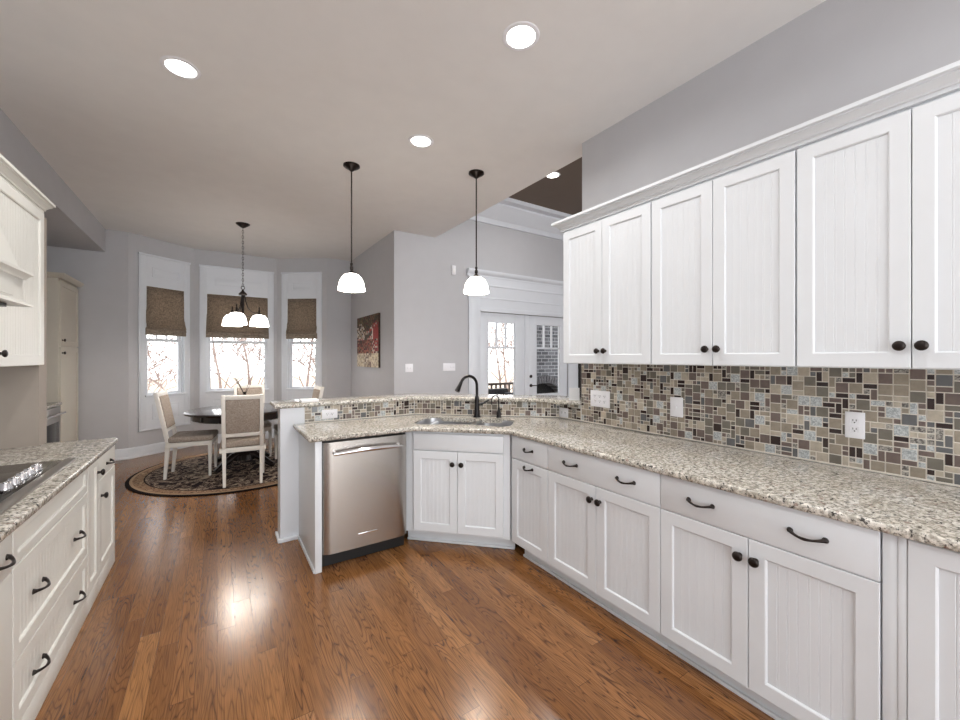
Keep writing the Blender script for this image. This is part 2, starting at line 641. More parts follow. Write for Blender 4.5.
st(fin('wall_alcove', bm, 'wall'))
bm = bmesh.new()
slab(bm, [(-2.5, 7.53), (-1.056, 7.53), (-1.115, 7.65), (-2.5, 7.65)], 0, CH + .04)
st(fin('wall_back_left', bm, 'wall'))


def seg_frame(a, b):
    L_ = hypot(b[0] - a[0], b[1] - a[1])
    return L_, atan2(b[1] - a[1], b[0] - a[0])


def wall_seg(name, a, b, holes=(), th=0.12, z1=CH + .04, mat='wall', m0=0.0, m1=0.0):
    """inner face on local y=0 seen from -y; holes (x0,x1,z0,z1); m0,m1 mitre the ends at the back"""
    L_, rz = seg_frame(a, b)
    bm = bmesh.new()
    xs = sorted(set([0, L_] + [h[0] for h in holes] + [h[1] for h in holes]))
    zs = sorted(set([0, z1] + [h[2] for h in holes] + [h[3] for h in holes]))

    def bx(x):
        return x - m0 if x == 0 else (x + m1 if x == L_ else x)

    def inside(i, j):
        cx, cz = (xs[i] + xs[i + 1]) / 2, (zs[j] + zs[j + 1]) / 2
        return any(h[0] < cx < h[1] and h[2] < cz < h[3] for h in holes)
    F, B = {}, {}
    for i, x in enumerate(xs):
        for j, z in enumerate(zs):
            F[i, j] = bm.verts.new((x, 0, z))
            B[i, j] = bm.verts.new((bx(x), th, z))
    nx, nz = len(xs) - 1, len(zs) - 1

    def solid(i, j):
        return 0 <= i < nx and 0 <= j < nz and not inside(i, j)
    for i in range(nx):
        for j in range(nz):
            if not solid(i, j):
                continue
            bm.faces.new((F[i, j], F[i + 1, j], F[i + 1, j + 1], F[i, j + 1]))
            bm.faces.new((B[i, j], B[i, j + 1], B[i + 1, j + 1], B[i + 1, j]))
            if not solid(i - 1, j):
                bm.faces.new((F[i, j], F[i, j + 1], B[i, j + 1], B[i, j]))
            if not solid(i + 1, j):
                bm.faces.new((F[i + 1, j], B[i + 1, j], B[i + 1, j + 1], F[i + 1, j + 1]))
            if not solid(i, j - 1):
                bm.faces.new((F[i, j], B[i, j], B[i + 1, j], F[i + 1, j]))
            if not solid(i, j + 1):
                bm.faces.new((F[i, j + 1], F[i + 1, j + 1], B[i + 1, j + 1], B[i, j + 1]))
    for v in [v for v in bm.verts if not v.link_faces]:
        bm.verts.remove(v)
    return st(fin(name, bm, mat, loc=(a[0], a[1], 0), rz=rz))


BA, BB, BC, BD = (-1.056, 7.53), (-.315, 8.08), (.905, 8.08), (1.65, 7.53)
ZB, ZT = 0.86, 2.52
W1 = (0.205, 0.765)
W2 = (0.165, 1.085)
W3 = (0.200, 0.755)
wall_seg('wall_bay_left', BA, BB, [(W1[0], W1[1], ZB, ZT)], m0=0, m1=0.04)
wall_seg('wall_bay_middle', BB, BC, [(W2[0], W2[1], ZB, ZT)], m0=0.04, m1=0.04)
wall_seg('wall_bay_right', BC, BD, [(W3[0], W3[1], ZB, ZT)], m0=0.04, m1=0)
bm = bmesh.new()
slab(bm, [(1.65, 7.53), (2.08, 7.53), (2.08, 5.36), (2.20, 5.48), (2.20, 7.65), (1.71, 7.65)], 0, CH)
st(fin('wall_dining_right', bm, 'wall'), 'grey wall carrying the picture')
D1 = (3.524, 4.457)
D2 = (4.547, 5.48)
wall_seg('wall_back_right', (2.08, 5.36), (6.9, 5.36), [(D1[0] - 2.08 - .01, D2[1] - 2.08 + .01, 0, 2.19)], z1=4.0, m0=-0.12)


# --- windows
def pframe(bm, x0, x1, z0, z1, wd, y0, y1, bev=0.002):
    box(bm, x0, x0 + wd, y0, y1, z0, z1, bev)
    box(bm, x1 - wd, x1, y0, y1, z0, z1, bev)
    box(bm, x0 + wd - .001, x1 - wd + .001, y0 + .0005, y1, z1 - wd, z1, bev)
    box(bm, x0 + wd - .001, x1 - wd + .001, y0 + .0005, y1, z0, z0 + wd, bev)


def raised(bm, x0, x1, z0, z1, y, d=0.008):
    # picture-frame moulding plus slightly raised field
    pframe(bm, x0, x1, z0, z1, 0.012, y - d, y, 0.002)
    box(bm, x0 + .03, x1 - .03, y - d * .7, y, z0 + .03, z1 - .03, 0.002)


def window(n, a, b, hole, cas, label):
    L_, rz = seg_frame(a, b)
    W = struct('window_%d' % n, label, (a[0], a[1], 0), rz)
    x0, x1 = hole
    c0, c1 = cas
    bm = bmesh.new()
    z0c, z1c = 0.376, 2.975
    yb, yf = -0.001, -0.022
    box(bm, c0, x0 + .012, yf, yb, z0c, z1c, 0.003)
    box(bm, x1 - .012, c1, yf, yb, z0c, z1c, 0.003)
    box(bm, x0 + .012, x1 - .012, yf + .003, yb, 2.51, z1c - .02, 0.0)
    box(bm, x0 + .012, x1 - .012, yf + .003, yb, z0c, ZB + .005, 0.0)
    box(bm, c0 - .006, c1 + .006, yf - .012, yb, z1c - .02, z1c + .012, 0.004)
    box(bm, c0 - .004, c1 + .004, yf - .006, yb, z0c - .008, z0c + .012, 0.003)
    box(bm, c0 + .018, c0 + .026, yf - .006, yb, z0c, z1c, 0.002)
    box(bm, c1 - .026, c1 - .018, yf - .006, yb, z0c, z1c, 0.002)
    fin('casing', bm, 'trim', W)
    bm = bmesh.new()
    raised(bm, x0 + .09, x1 - .09, 2.655, 2.80, yf + .003)
    fin('top_panel', bm, 'trim', W)
    bm = bmesh.new()
    raised(bm, x0 + .09, x1 - .09, 0.52, 0.75, yf + .003)
    fin('bottom_panel', bm, 'trim', W)
    bm = bmesh.new()
    box(bm, x0 - .01, x1 + .01, -0.05, 0.0, ZB + .005, ZB + .035, 0.004)
    fin('sill', bm, 'trim', W)
    # upper sash with muntins, lower sash
    bm = bmesh.new()
    pframe(bm, x0, x1, ZB, ZT, 0.02, 0.02, 0.118)
    fin('jamb', bm, 'trim', W)
    bm = bmesh.new()
    pframe(bm, x0 + .02, x1 - .02, 1.70, ZT - .02, 0.04, 0.075, 0.105)
    k = 4 if n == 2 else 3
    for i in range(1, k):
        xx = x0 + .06 + (x1 - x0 - .12) * i / k
        box(bm, xx - .009, xx + .009, 0.08, 0.10, 1.74, ZT - .06, 0)
    box(bm, x0 + .06, x1 - .06, 0.08, 0.10, 2.1, 2.118, 0)
    fin('upper_sash', bm, 'trim', W)
    bm = bmesh.new()
    pframe(bm, x0 + .02, x1 - .02, ZB + .02, 1.735, 0.042, 0.04, 0.072)
    fin('lower_sash', bm, 'trim', W)
    bm = bmesh.new()
    box(bm, x0 + .055, x1 - .055, 0.088, 0.092, 1.735, ZT - .055)
    fin('upper_pane', bm, 'glass', W)
    bm = bmesh.new()
    box(bm, x0 + .055, x1 - .055, 0.054, 0.058, ZB + .055, 1.70)
    fin('lower_pane', bm, 'glass', W)


window(1, BA, BB, W1, (0.118, 0.845), 'narrow window of the bay, at its left')
window(2, BB, BC, W2, (0.073, 1.170), 'wide middle window of the bay')
window(3, BC, BD, W3, (0.098, 0.840), 'narrow window of the bay, at its right')


def roman(a, b, hole, label, seed):
    L_, rz = seg_frame(a, b)
    random.seed(seed)
    x0, x1 = hole[0] + .012, hole[1] - .012
    t = thing('roman_shade', label, 'window shade', (a[0], a[1], 0), rz, 'woven roman shades in the bay windows')
    bm = bmesh.new()
    # side profile (y,z): flat drop then a belly fold
    prof = [(-.004, 2.515), (-.012, 2.515), (-.018, 2.30), (-.02, 2.10), (-.026, 1.98), (-.045, 1.925), (-.052, 1.90), (-.05, 1.885), (-.03, 1.882), (-.016, 1.90)]
    nx = 12
    rows = []
    for y, z in prof:
        r_ = []
        for i in range(nx + 1):
            u = i / nx
            # the lower folds flare slightly outwards
            fl = 0.012 * max(0, min(1, (2.3 - z) / .4))
            x = x0 - fl + (x1 - x0 + 2 * fl) * u
            r_.append(bm.verts.new((x, y - .004 * sin(u * 9 + seed) * (1 if z < 2.2 else .2), z)))
        rows.append(r_)
    for p, q in zip(rows[:-1], rows[1:]):
        for i in range(nx):
            bm.faces.new((p[i], p[i + 1], q[i + 1], q[i]))
    bmesh.ops.solidify(bm, geom=bm.faces[:], thickness=0.003)
    fin('shade_panel', bm, 'shade', t, 60)
    for zt, zb, yy in ((1.882, 1.835, -.048), (1.838, 1.785, -.042)):
        bm = bmesh.new()
        pr = [(-.014, zt), (yy * .8, zt), (yy, zt - .012), (yy, zb + .012), (yy * .8, zb), (-.014, zb + .004)]
        v0 = [bm.verts.new((x0 - .014, y, z)) for y, z in pr]
        v1 = [bm.verts.new((x1 + .014, y, z)) for y, z in pr]
        for k in range(6):
            bm.faces.new((v0[k], v0[(k + 1) % 6], v1[(k + 1) % 6], v1[k]))
        bm.faces.new(v0)
        bm.faces.new(v1[::-1])
        fin('fold', bm, 'shade', t)


roman(BA, BB, (W1[0] - .002, W1[1] + .002), 'brown woven roman shade on the narrow window left of the middle one', 1)
roman(BB, BC, (W2[0] - .002, W2[1] + .002), 'wide brown woven roman shade on the middle window behind the chandelier', 2)
roman(BC, BD, (W3[0] - .002, W3[1] + .002), 'brown woven roman shade on the narrow window nearest the picture', 3)

# --- baseboards
bprof = [(-0.0, 0.0), (.022, 0.0), (.022, .02), (.015, .028), (.015, .13), (.009, .15), (0, .155)]
bm = bmesh.new()
mold(bm, [(-1.56, 7.53), BA, BB, BC, BD, (2.08, 7.53), (2.08, 5.36), (3.40, 5.36)], bprof)
st(fin('baseboard_dining', bm, 'trim'))
# --- great room crown
bm = bmesh.new()
mold(bm, [(2.21, 5.36), (6.9, 5.36)], [(0, 3.62), (.03, 3.62), (.035, 3.70), (.06, 3.72), (.14, 3.86), (.17, 3.90), (.17, 3.93), (.28, 3.94), (.29, 3.999), (0, 3.999)])
st(fin('trim_1', bm, 'trim'), 'deep crown of the next room')

bm = bmesh.new()
box(bm, 7.6, 7.72, -3, 5.36, 0, 4.0)  # unseen wall, added to block sky light from the next room
st(fin('wall_great_room', bm, 'wall'))
# --- french doors with surround
T2 = struct('trim_2', 'white french door surround with panelled head', (0, 5.36, 0))
bm = bmesh.new()
for xa, xb in ((3.30, 3.515), (5.49, 5.74)):
    box(bm, xa, xb, -0.03, -.001, 0, 2.78, 0.004)
    box(bm, xa + .03, xb - .03, -0.036, -.03, .2, 2.7, 0.003)
fin('side_casing', bm, 'trim', T2)
bm = bmesh.new()
box(bm, 3.515, 5.49, -0.022, -.001, 2.19, 2.78, 0)
box(bm, 3.515, 5.49, -0.034, -.001, 2.19, 2.26, 0.004)
box(bm, 3.515, 5.49, -0.030, -.001, 2.40, 2.425, 0.004)
box(bm, 3.515, 5.49, -0.034, -.001, 2.60, 2.63, 0.004)
fin('head_panel', bm, 'trim', T2)
bm = bmesh.new()
mold(bm, [(3.27, 0), (5.77, 0)], [(0.001, 2.74), (.03, 2.74), (.035, 2.77), (.06, 2.79), (.075, 2.82), (.075, 2.845), (0.001, 2.845)])
fin('cornice', bm, 'trim', T2)
bm = bmesh.new()
box(bm, 4.459, 4.545, 0.0, 0.06, 0.0, 2.185, 0.003)
fin('mullion', bm, 'trim', T2)


def fdoor(n, x0, x1, g0, g1, label, hand):
    D = struct('door_%d' % n, label, (0, 5.36, 0))
    bm = bmesh.new()
    y0, y1 = 0.012, 0.056
    box(bm, x0, g0, y0, y1, 0.01, 2.18, 0.002)
    box(bm, g1, x1, y0, y1, 0.01, 2.18, 0.002)
    box(bm, g0, g1, y0, y1, 2.025, 2.18, 0)
    box(bm, g0, g1, y0, y1, 0.01, 0.80, 0)
    pframe(bm, g0 - .012, g1 + .012, .79, 2.035, .012, y0 - .008, y0 + .01)
    pframe(bm, g0 + .06, g1 - .06, .2, .7, .015, y0 - .006, y0)
    fin('leaf', bm, 'trim', D)
    bm = bmesh.new()
    box(bm, g0, g1, y0 + .005, y1 - .005, 1.60, 1.632)
    for i in (1, 2):
        xx = g0 + (g1 - g0) * i / 3
        box(bm, xx - .012, xx + .012, y0 + .005, y1 - .005, 1.632, 2.025)
    fin('muntins', bm, 'trim', D)
    bm = bmesh.new()
    box(bm, g0, g1, 0.03, 0.034, .80, 2.025)
    fin('pane', bm, 'glass', D)
    if hand:
        bm = bmesh.new()
        lathe(bm, [(0, 0), (.028, 0), (.028, .012), (.012, .02), (0, .02)], 16, (x0 + .05, y0, 1.12), Matrix.Rotation(pi / 2, 3, 'X'))
        fin('deadbolt', bm, 'bronze', D)
        bm = bmesh.new()
        lathe(bm, [(0, 0), (.028, 0), (.028, .012), (.01, .02), (.01, .05), (0, .05)], 16, (x0 + .05, y0, 0.96), Matrix.Rotation(pi / 2, 3, 'X'))
        tube(bm, [(x0 + .05, y0 - .045, .96), (x0 + .10, y0 - .05, .962), (x0 + .15, y0 - .045, .955)], [.009, .008, .007], 8)
        fin('lever', bm, 'bronze', D)


fdoor(1, D1[0], D1[1], 3.69, 4.245, 'glazed french door at left, looking out to the trees', False)
fdoor(2, D2[0], D2[1], 4.731, 5.292, 'glazed french door at right, brick beyond it', True)
bm = bmesh.new()
box(bm, 5.76, 6.05, 5.30, 5.355, 0.0, 2.6, 0.004)  # plain dark upright panel, not identified further
tag(fin('curtain', bm, 'dark'), 'dark vertical panel beside the white french door surround', 'curtain')

# ------------------------------------------------------------ outside
bm = bmesh.new()
slab(bm, [(-30, 8.4), (-30, 60), (60, 60), (60, -10), (12, -10), (12, 8.4)], -1.2, -1.1)
st(fin('ground', bm, 'ground'), 'pale leaf covered ground outside')
bm = bmesh.new()
box(bm, 2.9, 11.0, 5.52, 9.0, -0.12, -0.02)
st(fin('porch_floor', bm, 'deck'))
bm = bmesh.new()
box(bm, 2.9, 11.0, 5.52, 9.3, 3.1, 3.2)
st(fin('porch_ceiling', bm, 'trim'))


def tree(x, y, h, seed, label):
    random.seed(seed)
    bm = bmesh.new()

    def br(p, d, ln, r, dep):
        pts = [p]
        rr = [r]
        q = p.copy()
        dd = d.copy()
        for i in range(5):
            dd = (dd + Vector((random.uniform(-.16, .16), random.uniform(-.16, .16), random.uniform(-.03, .1)))).normalized()
            q = q + dd * ln / 5
            pts.append(q.copy())
            rr.append(max(.011, r * (1 - .13 * (i + 1))))
        tube(bm, pts, rr, 6 if dep < 2 else 4)
        if dep >= 4:
            return
        for k in range(9 if dep == 0 else 4):
            i = random.choice((2, 3, 4, 5)) if dep else random.choice((1, 1, 2, 3, 4, 5))
            a = random.uniform(0, 2 * pi)
            nd = (dd * .5 + Vector((cos(a), sin(a), random.uniform(.0, .7))) * .8).normalized()
            br(pts[i], nd, ln * random.uniform(.45, .62), rr[i] * .5, dep + 1)
    br(Vector((0, 0, 0)), Vector((0, 0, 1)), h, h * .017, 0)
    o = fin('bare_tree', bm, 'bark', loc=(x, y, -1.1))
    tag(o, label, 'tree', 'bare trees outside')


tree(-1.6, 13.6, 3.6, 11, 'bare tree seen through the left bay window')
tree(-3.4, 18.9, 4.0, 12, 'bare tree farther off behind the left bay window')
tree(1.0, 16.6, 3.9, 13, 'bare tree seen through the middle bay window')
tree(.3, 21.6, 4.4, 31, 'bare tree farther off behind the middle bay window')
tree(2.4, 13.4, 3.5, 14, 'bare tree seen through the right bay window')
tree(4.6, 18.6, 4.0, 15, 'bare tree farther off behind the right bay window')
tree(10.3, 14.0, 3.8, 16, 'bare tree seen through the left french door')
tree(14.3, 18.8, 4.4, 17, 'bare tree farther off behind the left french door')
# fence of the porch
pr = thing('porch_railing', 'dark wooden porch railing with upright balusters seen through the left french door', 'railing', (2.9, 8.85, -.02))
bm = bmesh.new()
box(bm, 0, 4.5, -.045, .045, .72, .78, .004)
box(bm, 0, 4.5, -.03, .03, .12, .18, .004)
for xx in (0, 2.2, 4.41):
    box(bm, xx, xx + .09, -.05, .05, 0, .83, .004)
fin('rail', bm, 'rail', pr)
for i in range(29):
    bm = bmesh.new()
    box(bm, .12 + i * .15, .16 + i * .15, -.02, .02, .18, .72)
    fin('baluster', bm, 'rail', pr)
ps = thing('porch_sofa', 'dark wicker porch sofa in front of the railing', 'sofa', (4.95, 8.2, -.02))
bm = bmesh.new()
box(bm, 0, 1.5, -.35, .35, 0, .42, .03)
fin('sofa_base', bm, 'sofa', ps)
bm = bmesh.new()
box(bm, 0, 1.5, .22, .38, .40, .66, .04)
fin('backrest', bm, 'sofa', ps)
for xx in (0, 1.36):
    bm = bmesh.new()
    box(bm, xx, xx + .14, -.35, .3, .40, .56, .03)
    fin('armrest', bm, 'sofa', ps)
# brick fireplace
fp = thing('brick_fireplace', 'grey brick porch fireplace with arched opening behind the right french door', 'fireplace', (5.93, 7.3, -.02))
bm = bmesh.new()
cx, wd, hz, R = .76, .70, .50, .88
N = 16
arc = [(cx - wd + 2 * wd * i / N) for i in range(N + 1)]


def az(x):
    return hz + math.sqrt(max(0, R * R - (x - cx) ** 2)) - math.sqrt(R * R - wd * wd)


for i in range(N):
    xa, xb = arc[i], arc[i + 1]
    f = [bm.verts.new(v) for v in ((xa, 0, az(xa)), (xb, 0, az(xb)), (xb, 0, 3.1), (xa, 0, 3.1))]
    bm.faces.new(f)
    g = [bm.verts.new(v) for v in ((xa, 0, az(xa)), (xb, 0, az(xb)), (xb, .30, az(xb)), (xa, .30, az(xa)))]
    bm.faces.new(g)
box(bm, cx - wd - .06, cx - wd, 0, .12, 0, 3.1)
box(bm, cx + wd, cx + wd + .95, 0, .12, 0, 3.1)
fin('surround', bm, 'brick', fp)
bm = bmesh.new()
for i in range(22):
    a0 = pi / 2 + (i - 11) * .088
    mt = Matrix.Translation((cx, 0, hz - math.sqrt(R * R - wd * wd))) @ Matrix.Rotation(-(a0 - pi / 2) , 4, 'Y')
    if abs(a0 - pi / 2) < .93:
        box(bm, -.03, .03, -.02, .0, R + .005, R + .19, .003, mtx=mt)
fin('arch', bm, simple('arch brick', (108, 108, 112), .9, var=.3, scale=9), fp)
bm = bmesh.new()
box(bm, cx - wd, cx + wd, .30, .34, 0, 1.3)
fin('firebox', bm, 'soot', fp)

# ------------------------------------------------------------ cabinetry builders
def mk_knob(parent, x, z, y=-.02, name='knob'):
    bm = bmesh.new()
    lathe(bm, [(0, 0), (.010, 0), (.008, .006), (.007, .014), (.015, .018), (.0195, .024), (.018, .030), (.010, .034), (0, .035)], 18,
          (x, y, z), Matrix.Rotation(pi / 2, 3, 'X'))
    return fin(name, bm, 'bronze', parent, 50)


def mk_pull(parent, x, z, y=-.02, w_=.105):
    bm = bmesh.new()
    n = 12
    pts, rd = [], []
    for i in range(n + 1):
        u = i / n
        pts.append((x - w_ / 2 + w_ * u, y - .006 - .024 * math.sin(pi * u) ** .8, z - .008 * sin(pi * u)))
        rd.append(.0045 + .003 * abs(2 * u - 1) ** 3 + .0015 * math.exp(-((u - .5) / .1) ** 2))
    tube(bm, pts, rd, 8)
    for s in (-1, 1):
        lathe(bm, [(0, 0), (.011, 0), (.009, .005), (.006, .012), (0, .014)], 12, (x + s * w_ / 2, y, z), Matrix.Rotation(pi / 2, 3, 'X'))
    return fin('pull', bm, 'bronze', parent, 50)


def mk_door(parent, x0, x1, z0, z1, mat='cab', st_=.058, yb=0.0, t=.02, name='door', bead=True, pitch=.034):
    """beadboard panel in a square frame, front at y=yb-t"""
    bm = bmesh.new()
    yf = yb - t
    o = [(x0, z0), (x1, z0), (x1, z1), (x0, z1)]
    b_ = .002

    def ring(d, y):
        return [bm.verts.new((x0 + d, y, z0 + d)), bm.verts.new((x1 - d, y, z0 + d)), bm.verts.new((x1 - d, y, z1 - d)), bm.verts.new((x0 + d, y, z1 - d))]
    rs = [ring(0, yb), ring(0, yf + b_), ring(b_, yf), ring(st_, yf), ring(st_ + .005, yf + .004), ring(st_ + .006, yf + .009)]
    for a, b in zip(rs[:-1], rs[1:]):
        for k in range(4):
            bm.faces.new((a[k], a[(k + 1) % 4], b[(k + 1) % 4], b[k]))
    bm.faces.new(rs[0][::-1])
    # bead panel
    pa, pb = x0 + st_ + .006, x1 - st_ - .006
    yp = yf + .009
    xs = [(pa, yp)]
    if bead:
        n = max(2, round((pb - pa) / pitch))
        for i in range(1, n):
            xx = pa + (pb - pa) * i / n
            xs += [(xx - .0018, yp), (xx - .0005, yp + .0013), (xx + .0005, yp + .0013), (xx + .0018, yp), (xx + .0062, yp), (xx + .0072, yp + .0008), (xx + .0082, yp)]
    xs.append((pb, yp))
    lo = [bm.verts.new((x, y, z0 + st_ + .006)) for x, y in xs]
    hi = [bm.verts.new((x, y, z1 - st_ - .006)) for x, y in xs]
    for k in range(len(xs) - 1):
        bm.faces.new((lo[k], lo[k + 1], hi[k + 1], hi[k]))
    return fin(name, bm, mat, parent, 25)


def mk_slab(parent, x0, x1, z0, z1, mat='cab', yb=0.0, t=.02, name='drawer'):
    bm = bmesh.new()
    box(bm, x0, x1, yb - t, yb, z0, z1, .003)
    return fin(name, bm, mat, parent)


def mk_body(parent, x0, x1, y0, y1, z0, z1, mat='cab', name='body'):
    bm = bmesh.new()
    box(bm, x0, x1, y0, y1, z0, z1, .0015, seg=1)
    return fin(name, bm, mat, parent)


G = .0017
# --- right uppers: face frame at x=2.24 door front 2.22
UZ0, UZ1 = 1.405, 2.405
ups = [(2.218, 1.472, 1.846, 'white beadboard wall cabinet nearest the french doors'),
       (1.472, .738, 1.108, 'white beadboard wall cabinet in the middle of the upper row'),
       (.738, 0.0, .372, 'white beadboard wall cabinet nearest the camera, upper right')]
for ya, yb_, ym, lab in ups:
    t = thing('wall_cabinet', lab, 'cabinet', (2.24, ya, 0), -pi / 2, 'white upper cabinets over the tiles')
    wd = ya - yb_
    mk_body(t, .001, wd - .001, 0, .308, UZ0, UZ1 + .012)
    m_ = ya - ym
    a = mk_door(t, .004, m_ - G, UZ0 + .004, UZ1 - .002)
    b = mk_door(t, m_ + G, wd - .004, UZ0 + .004, UZ1 - .002)
    mk_knob(a, m_ - G - .028, UZ0 + .09)
    mk_knob(b, m_ + G + .028, UZ0 + .09)
bm = bmesh.new()
mold(bm, [(2.548, 2.222), (2.236, 2.222), (2.236, -.02)][::1],
     [(-.0, 2.416), (.018, 2.416), (.018, 2.430), (.026, 2.432), (.026, 2.440), (.046, 2.458), (.056, 2.462), (.056, 2.468), (.070, 2.471), (.070, 2.488), (-.0, 2.488)])
tag(fin('crown_moulding', bm, 'cab'), 'white stepped crown moulding along the top of the right upper cabinets', 'moulding')

# --- right base run
FX = 1.825  # frame face, doors proud to 1.805
DZ = .715


def toe(bm, x0, x1, yy):
    box(bm, x0, x1, yy, yy + .015, 0, .098, .001, seg=1)
    box(bm, x0, x1, yy - .016, yy, 0, .018, .005)


def base2(ya, yb_, ym, lab):
    t = thing('base_cabinet', lab, 'cabinet', (FX, ya, 0), -pi / 2, 'white base cabinets under the right counter')
    wd = ya - yb_
    mk_body(t, .001, wd - .001, 0, .70, .098, .884)
    d = mk_slab(t, .0018, wd - .0018, DZ + .0018, .882)
    mk_pull(d, wd * .25, .80)
    mk_pull(d, wd * .75, .80)
    m_ = ya - ym
    a = mk_door(t, .0018, m_ - G, .103, DZ - .0018)
    b = mk_door(t, m_ + G, wd - .0018, .103, DZ - .0018)
    mk_knob(a, m_ - G - .028, DZ - .08)
    mk_knob(b, m_ + G + .028, DZ - .08)
    bm = bmesh.new()
    toe(bm, .0, wd, .055)
    fin('toe_kick', bm, 'cab', t)


t = thing('base_cabinet', 'narrow white base cabinet with two pulls beside the sink cabinet', 'cabinet', (FX, 2.325, 0), -pi / 2, 'white base cabinets under the right counter')
mk_body(t, .001, .384, 0, .20, .098, .884)
d = mk_slab(t, .004, .382, DZ + .003, .880)
mk_pull(d, .19, .805, w_=.085)
d = mk_door(t, .004, .382, .103, DZ - .003)
mk_pull(d, .19, DZ - .035, w_=.085)
bm = bmesh.new()
toe(bm, .06, .386, .055)
fin('toe_kick', bm, 'cab', t)
base2(1.939, 1.147, 1.543, 'white two-door base cabinet with a wide drawer, next to the narrow one')
base2(1.147, .372, .761, 'white two-door base cabinet with a wide drawer, nearest the camera')
t = thing('base_cabinet', 'white full-height-door base cabinet cut off by the right edge of the photo', 'cabinet', (FX, .370, 0), -pi / 2, 'white base cabinets under the right counter')
mk_body(t, .001, .70, 0, .70, .098, .884)
bm = bmesh.new()
box(bm, .001, .037, -.014, 0, .10, .884, .002)
box(bm, .0375, .0575, -.017, 0, .10, .884, .002)
fin('filler_strip', bm, 'cab', t)
mk_door(t, .0590, .56, .103, .880)
bm = bmesh.new()
toe(bm, .0, .70, .055)
fin('toe_kick', bm, 'cab', t)

# --- sink base (45 degrees)
R2 = math.sqrt(.5)
sa = Vector((1.275, 2.863))
sb = Vector((1.805, 2.333))
sl = (sb - sa).length
t = thing('sink_cabinet', 'white angled two-door cabinet under the kitchen sink', 'cabinet', (sa.x + .02 * R2, sa.y + .02 * R2, 0), -pi / 4)
bm = bmesh.new()
slab(bm, [(-.080, .0), (sl - .008, 0), (sl - .006, .02), (sl + .012, .03), (sl + .012, .60), (.02, .60), (.02, .04), (-.065, .04)], .098, .884, 0, [[(.04, .05), (sl - .01, .05), (sl - .01, .58), (.04, .58)]])
fin('body', bm, 'cab', t)
xa, xb = -.008, sl - .055
mk_slab(t, xa, xb, DZ + .025, .866, name='false_drawer')
mm = (xa + xb) / 2
a = mk_door(t, xa, mm - .0015, .118, DZ + .018)
b = mk_door(t, mm + .0015, xb, .118, DZ + .018)
mk_knob(a, mm - .034, DZ - .072)
mk_knob(b, mm + .034, DZ - .072)
bm = bmesh.new()
toe(bm, -.09, sl + .02, .075)
fin('toe_kick', bm, 'cab', t)

# --- dishwasher
t = thing('dishwasher', 'stainless steel dishwasher with a bar handle in the white peninsula', 'dishwasher', (.595, 2.86, 0), 0)
bm = bmesh.new()
box(bm, .004, .612, .022, .55, .10, .872)
fin('tub', bm, 'black', t)
bm = bmesh.new()
nx = 16
for (za, zb_) in ((.105, .868),):
    f0, f1 = [], []
    for i in range(nx + 1):
        u = i / nx
        x = .006 + .608 * u
        y = -.022 + .006 * (2 * u - 1) ** 4 + .02 * max(0, abs(2 * u - 1) - .97) / .03
        f0.append(bm.verts.new((x, y, za)))
        f1.append(bm.verts.new((x, y, zb_)))
    b0 = [bm.verts.new((.614, .02, za)), bm.verts.new((.006, .02, za))]
    b1 = [bm.verts.new((.614, .02, zb_)), bm.verts.new((.006, .02, zb_))]
    for k in range(nx):
        bm.faces.new((f0[k], f0[k + 1], f1[k + 1], f1[k]))
    bm.faces.new((f0[-1], b0[0], b1[0], f1[-1]))
    bm.faces.new((b0[0], b0[1], b1[1], b1[0]))
    bm.faces.new((b0[1], f0[0], f1[0], b1[1]))
    bm.faces.new(f0[::-1] + [b0[1], b0[0]])
    bm.faces.new(f1 + b1)
dd = fin('door', bm, 'steelv', t)
bm = bmesh.new()
pts = [(.065 + .49 * i / 14, -.062 - .018 * sin(pi * i / 14), .795 + .012 * sin(pi * i / 14)) for i in range(15)]
tube(bm, pts, [.0125 + .004 * sin(pi * i / 14) for i in range(15)], 12)
for xx in (.075, .545):
    tube(bm, [(xx, -.018, .797), (xx, -.064, .797)], [.012, .011], 10)
fin('handle', bm, 'chrome', dd)
bm = bmesh.new()
box(bm, .24, .375, -.0245, -.0215, .192, .204, .001)
fin('badge', bm, 'chrome', dd)
bm = bmesh.new()
box(bm, .004, .612, .045, .075, .004, .100)
fin('kick_plate', bm, 'black', t)

bm = bmesh.new()
box(bm, .548, .592, 2.842, 3.485, 0, .884, .002)
box(bm, .538, .548, 2.848, 3.485, 0, .030, .004)
tag(fin('end_panel', bm, 'cab'), 'white cabinet end panel left of the dishwasher', 'panel')

# --- bar wall (knee wall)
K0, K1, K2, K3 = (.415, 3.485), (1.55, 3.485), (2.55, 2.585), (2.55, 2.330)
th_ = .15
back = [(2.70, 2.330), (2.70, 2.652), (1.607, 3.635), (.415, 3.635)]
bm = bmesh.new()
slab(bm, [K0, K1, K2, K3] + back, 0, 1.05)
o = st(fin('wall_bar', bm, 'trim'), 'white half wall carrying the raised bar')
bm = bmesh.new()
box(bm, .396, .4145, 3.470, 3.65, 0, .03, .004)
box(bm, .396, .538, 3.462, 3.484, 0, .03, .004)
st(fin('baseboard_bar', bm, 'trim'))


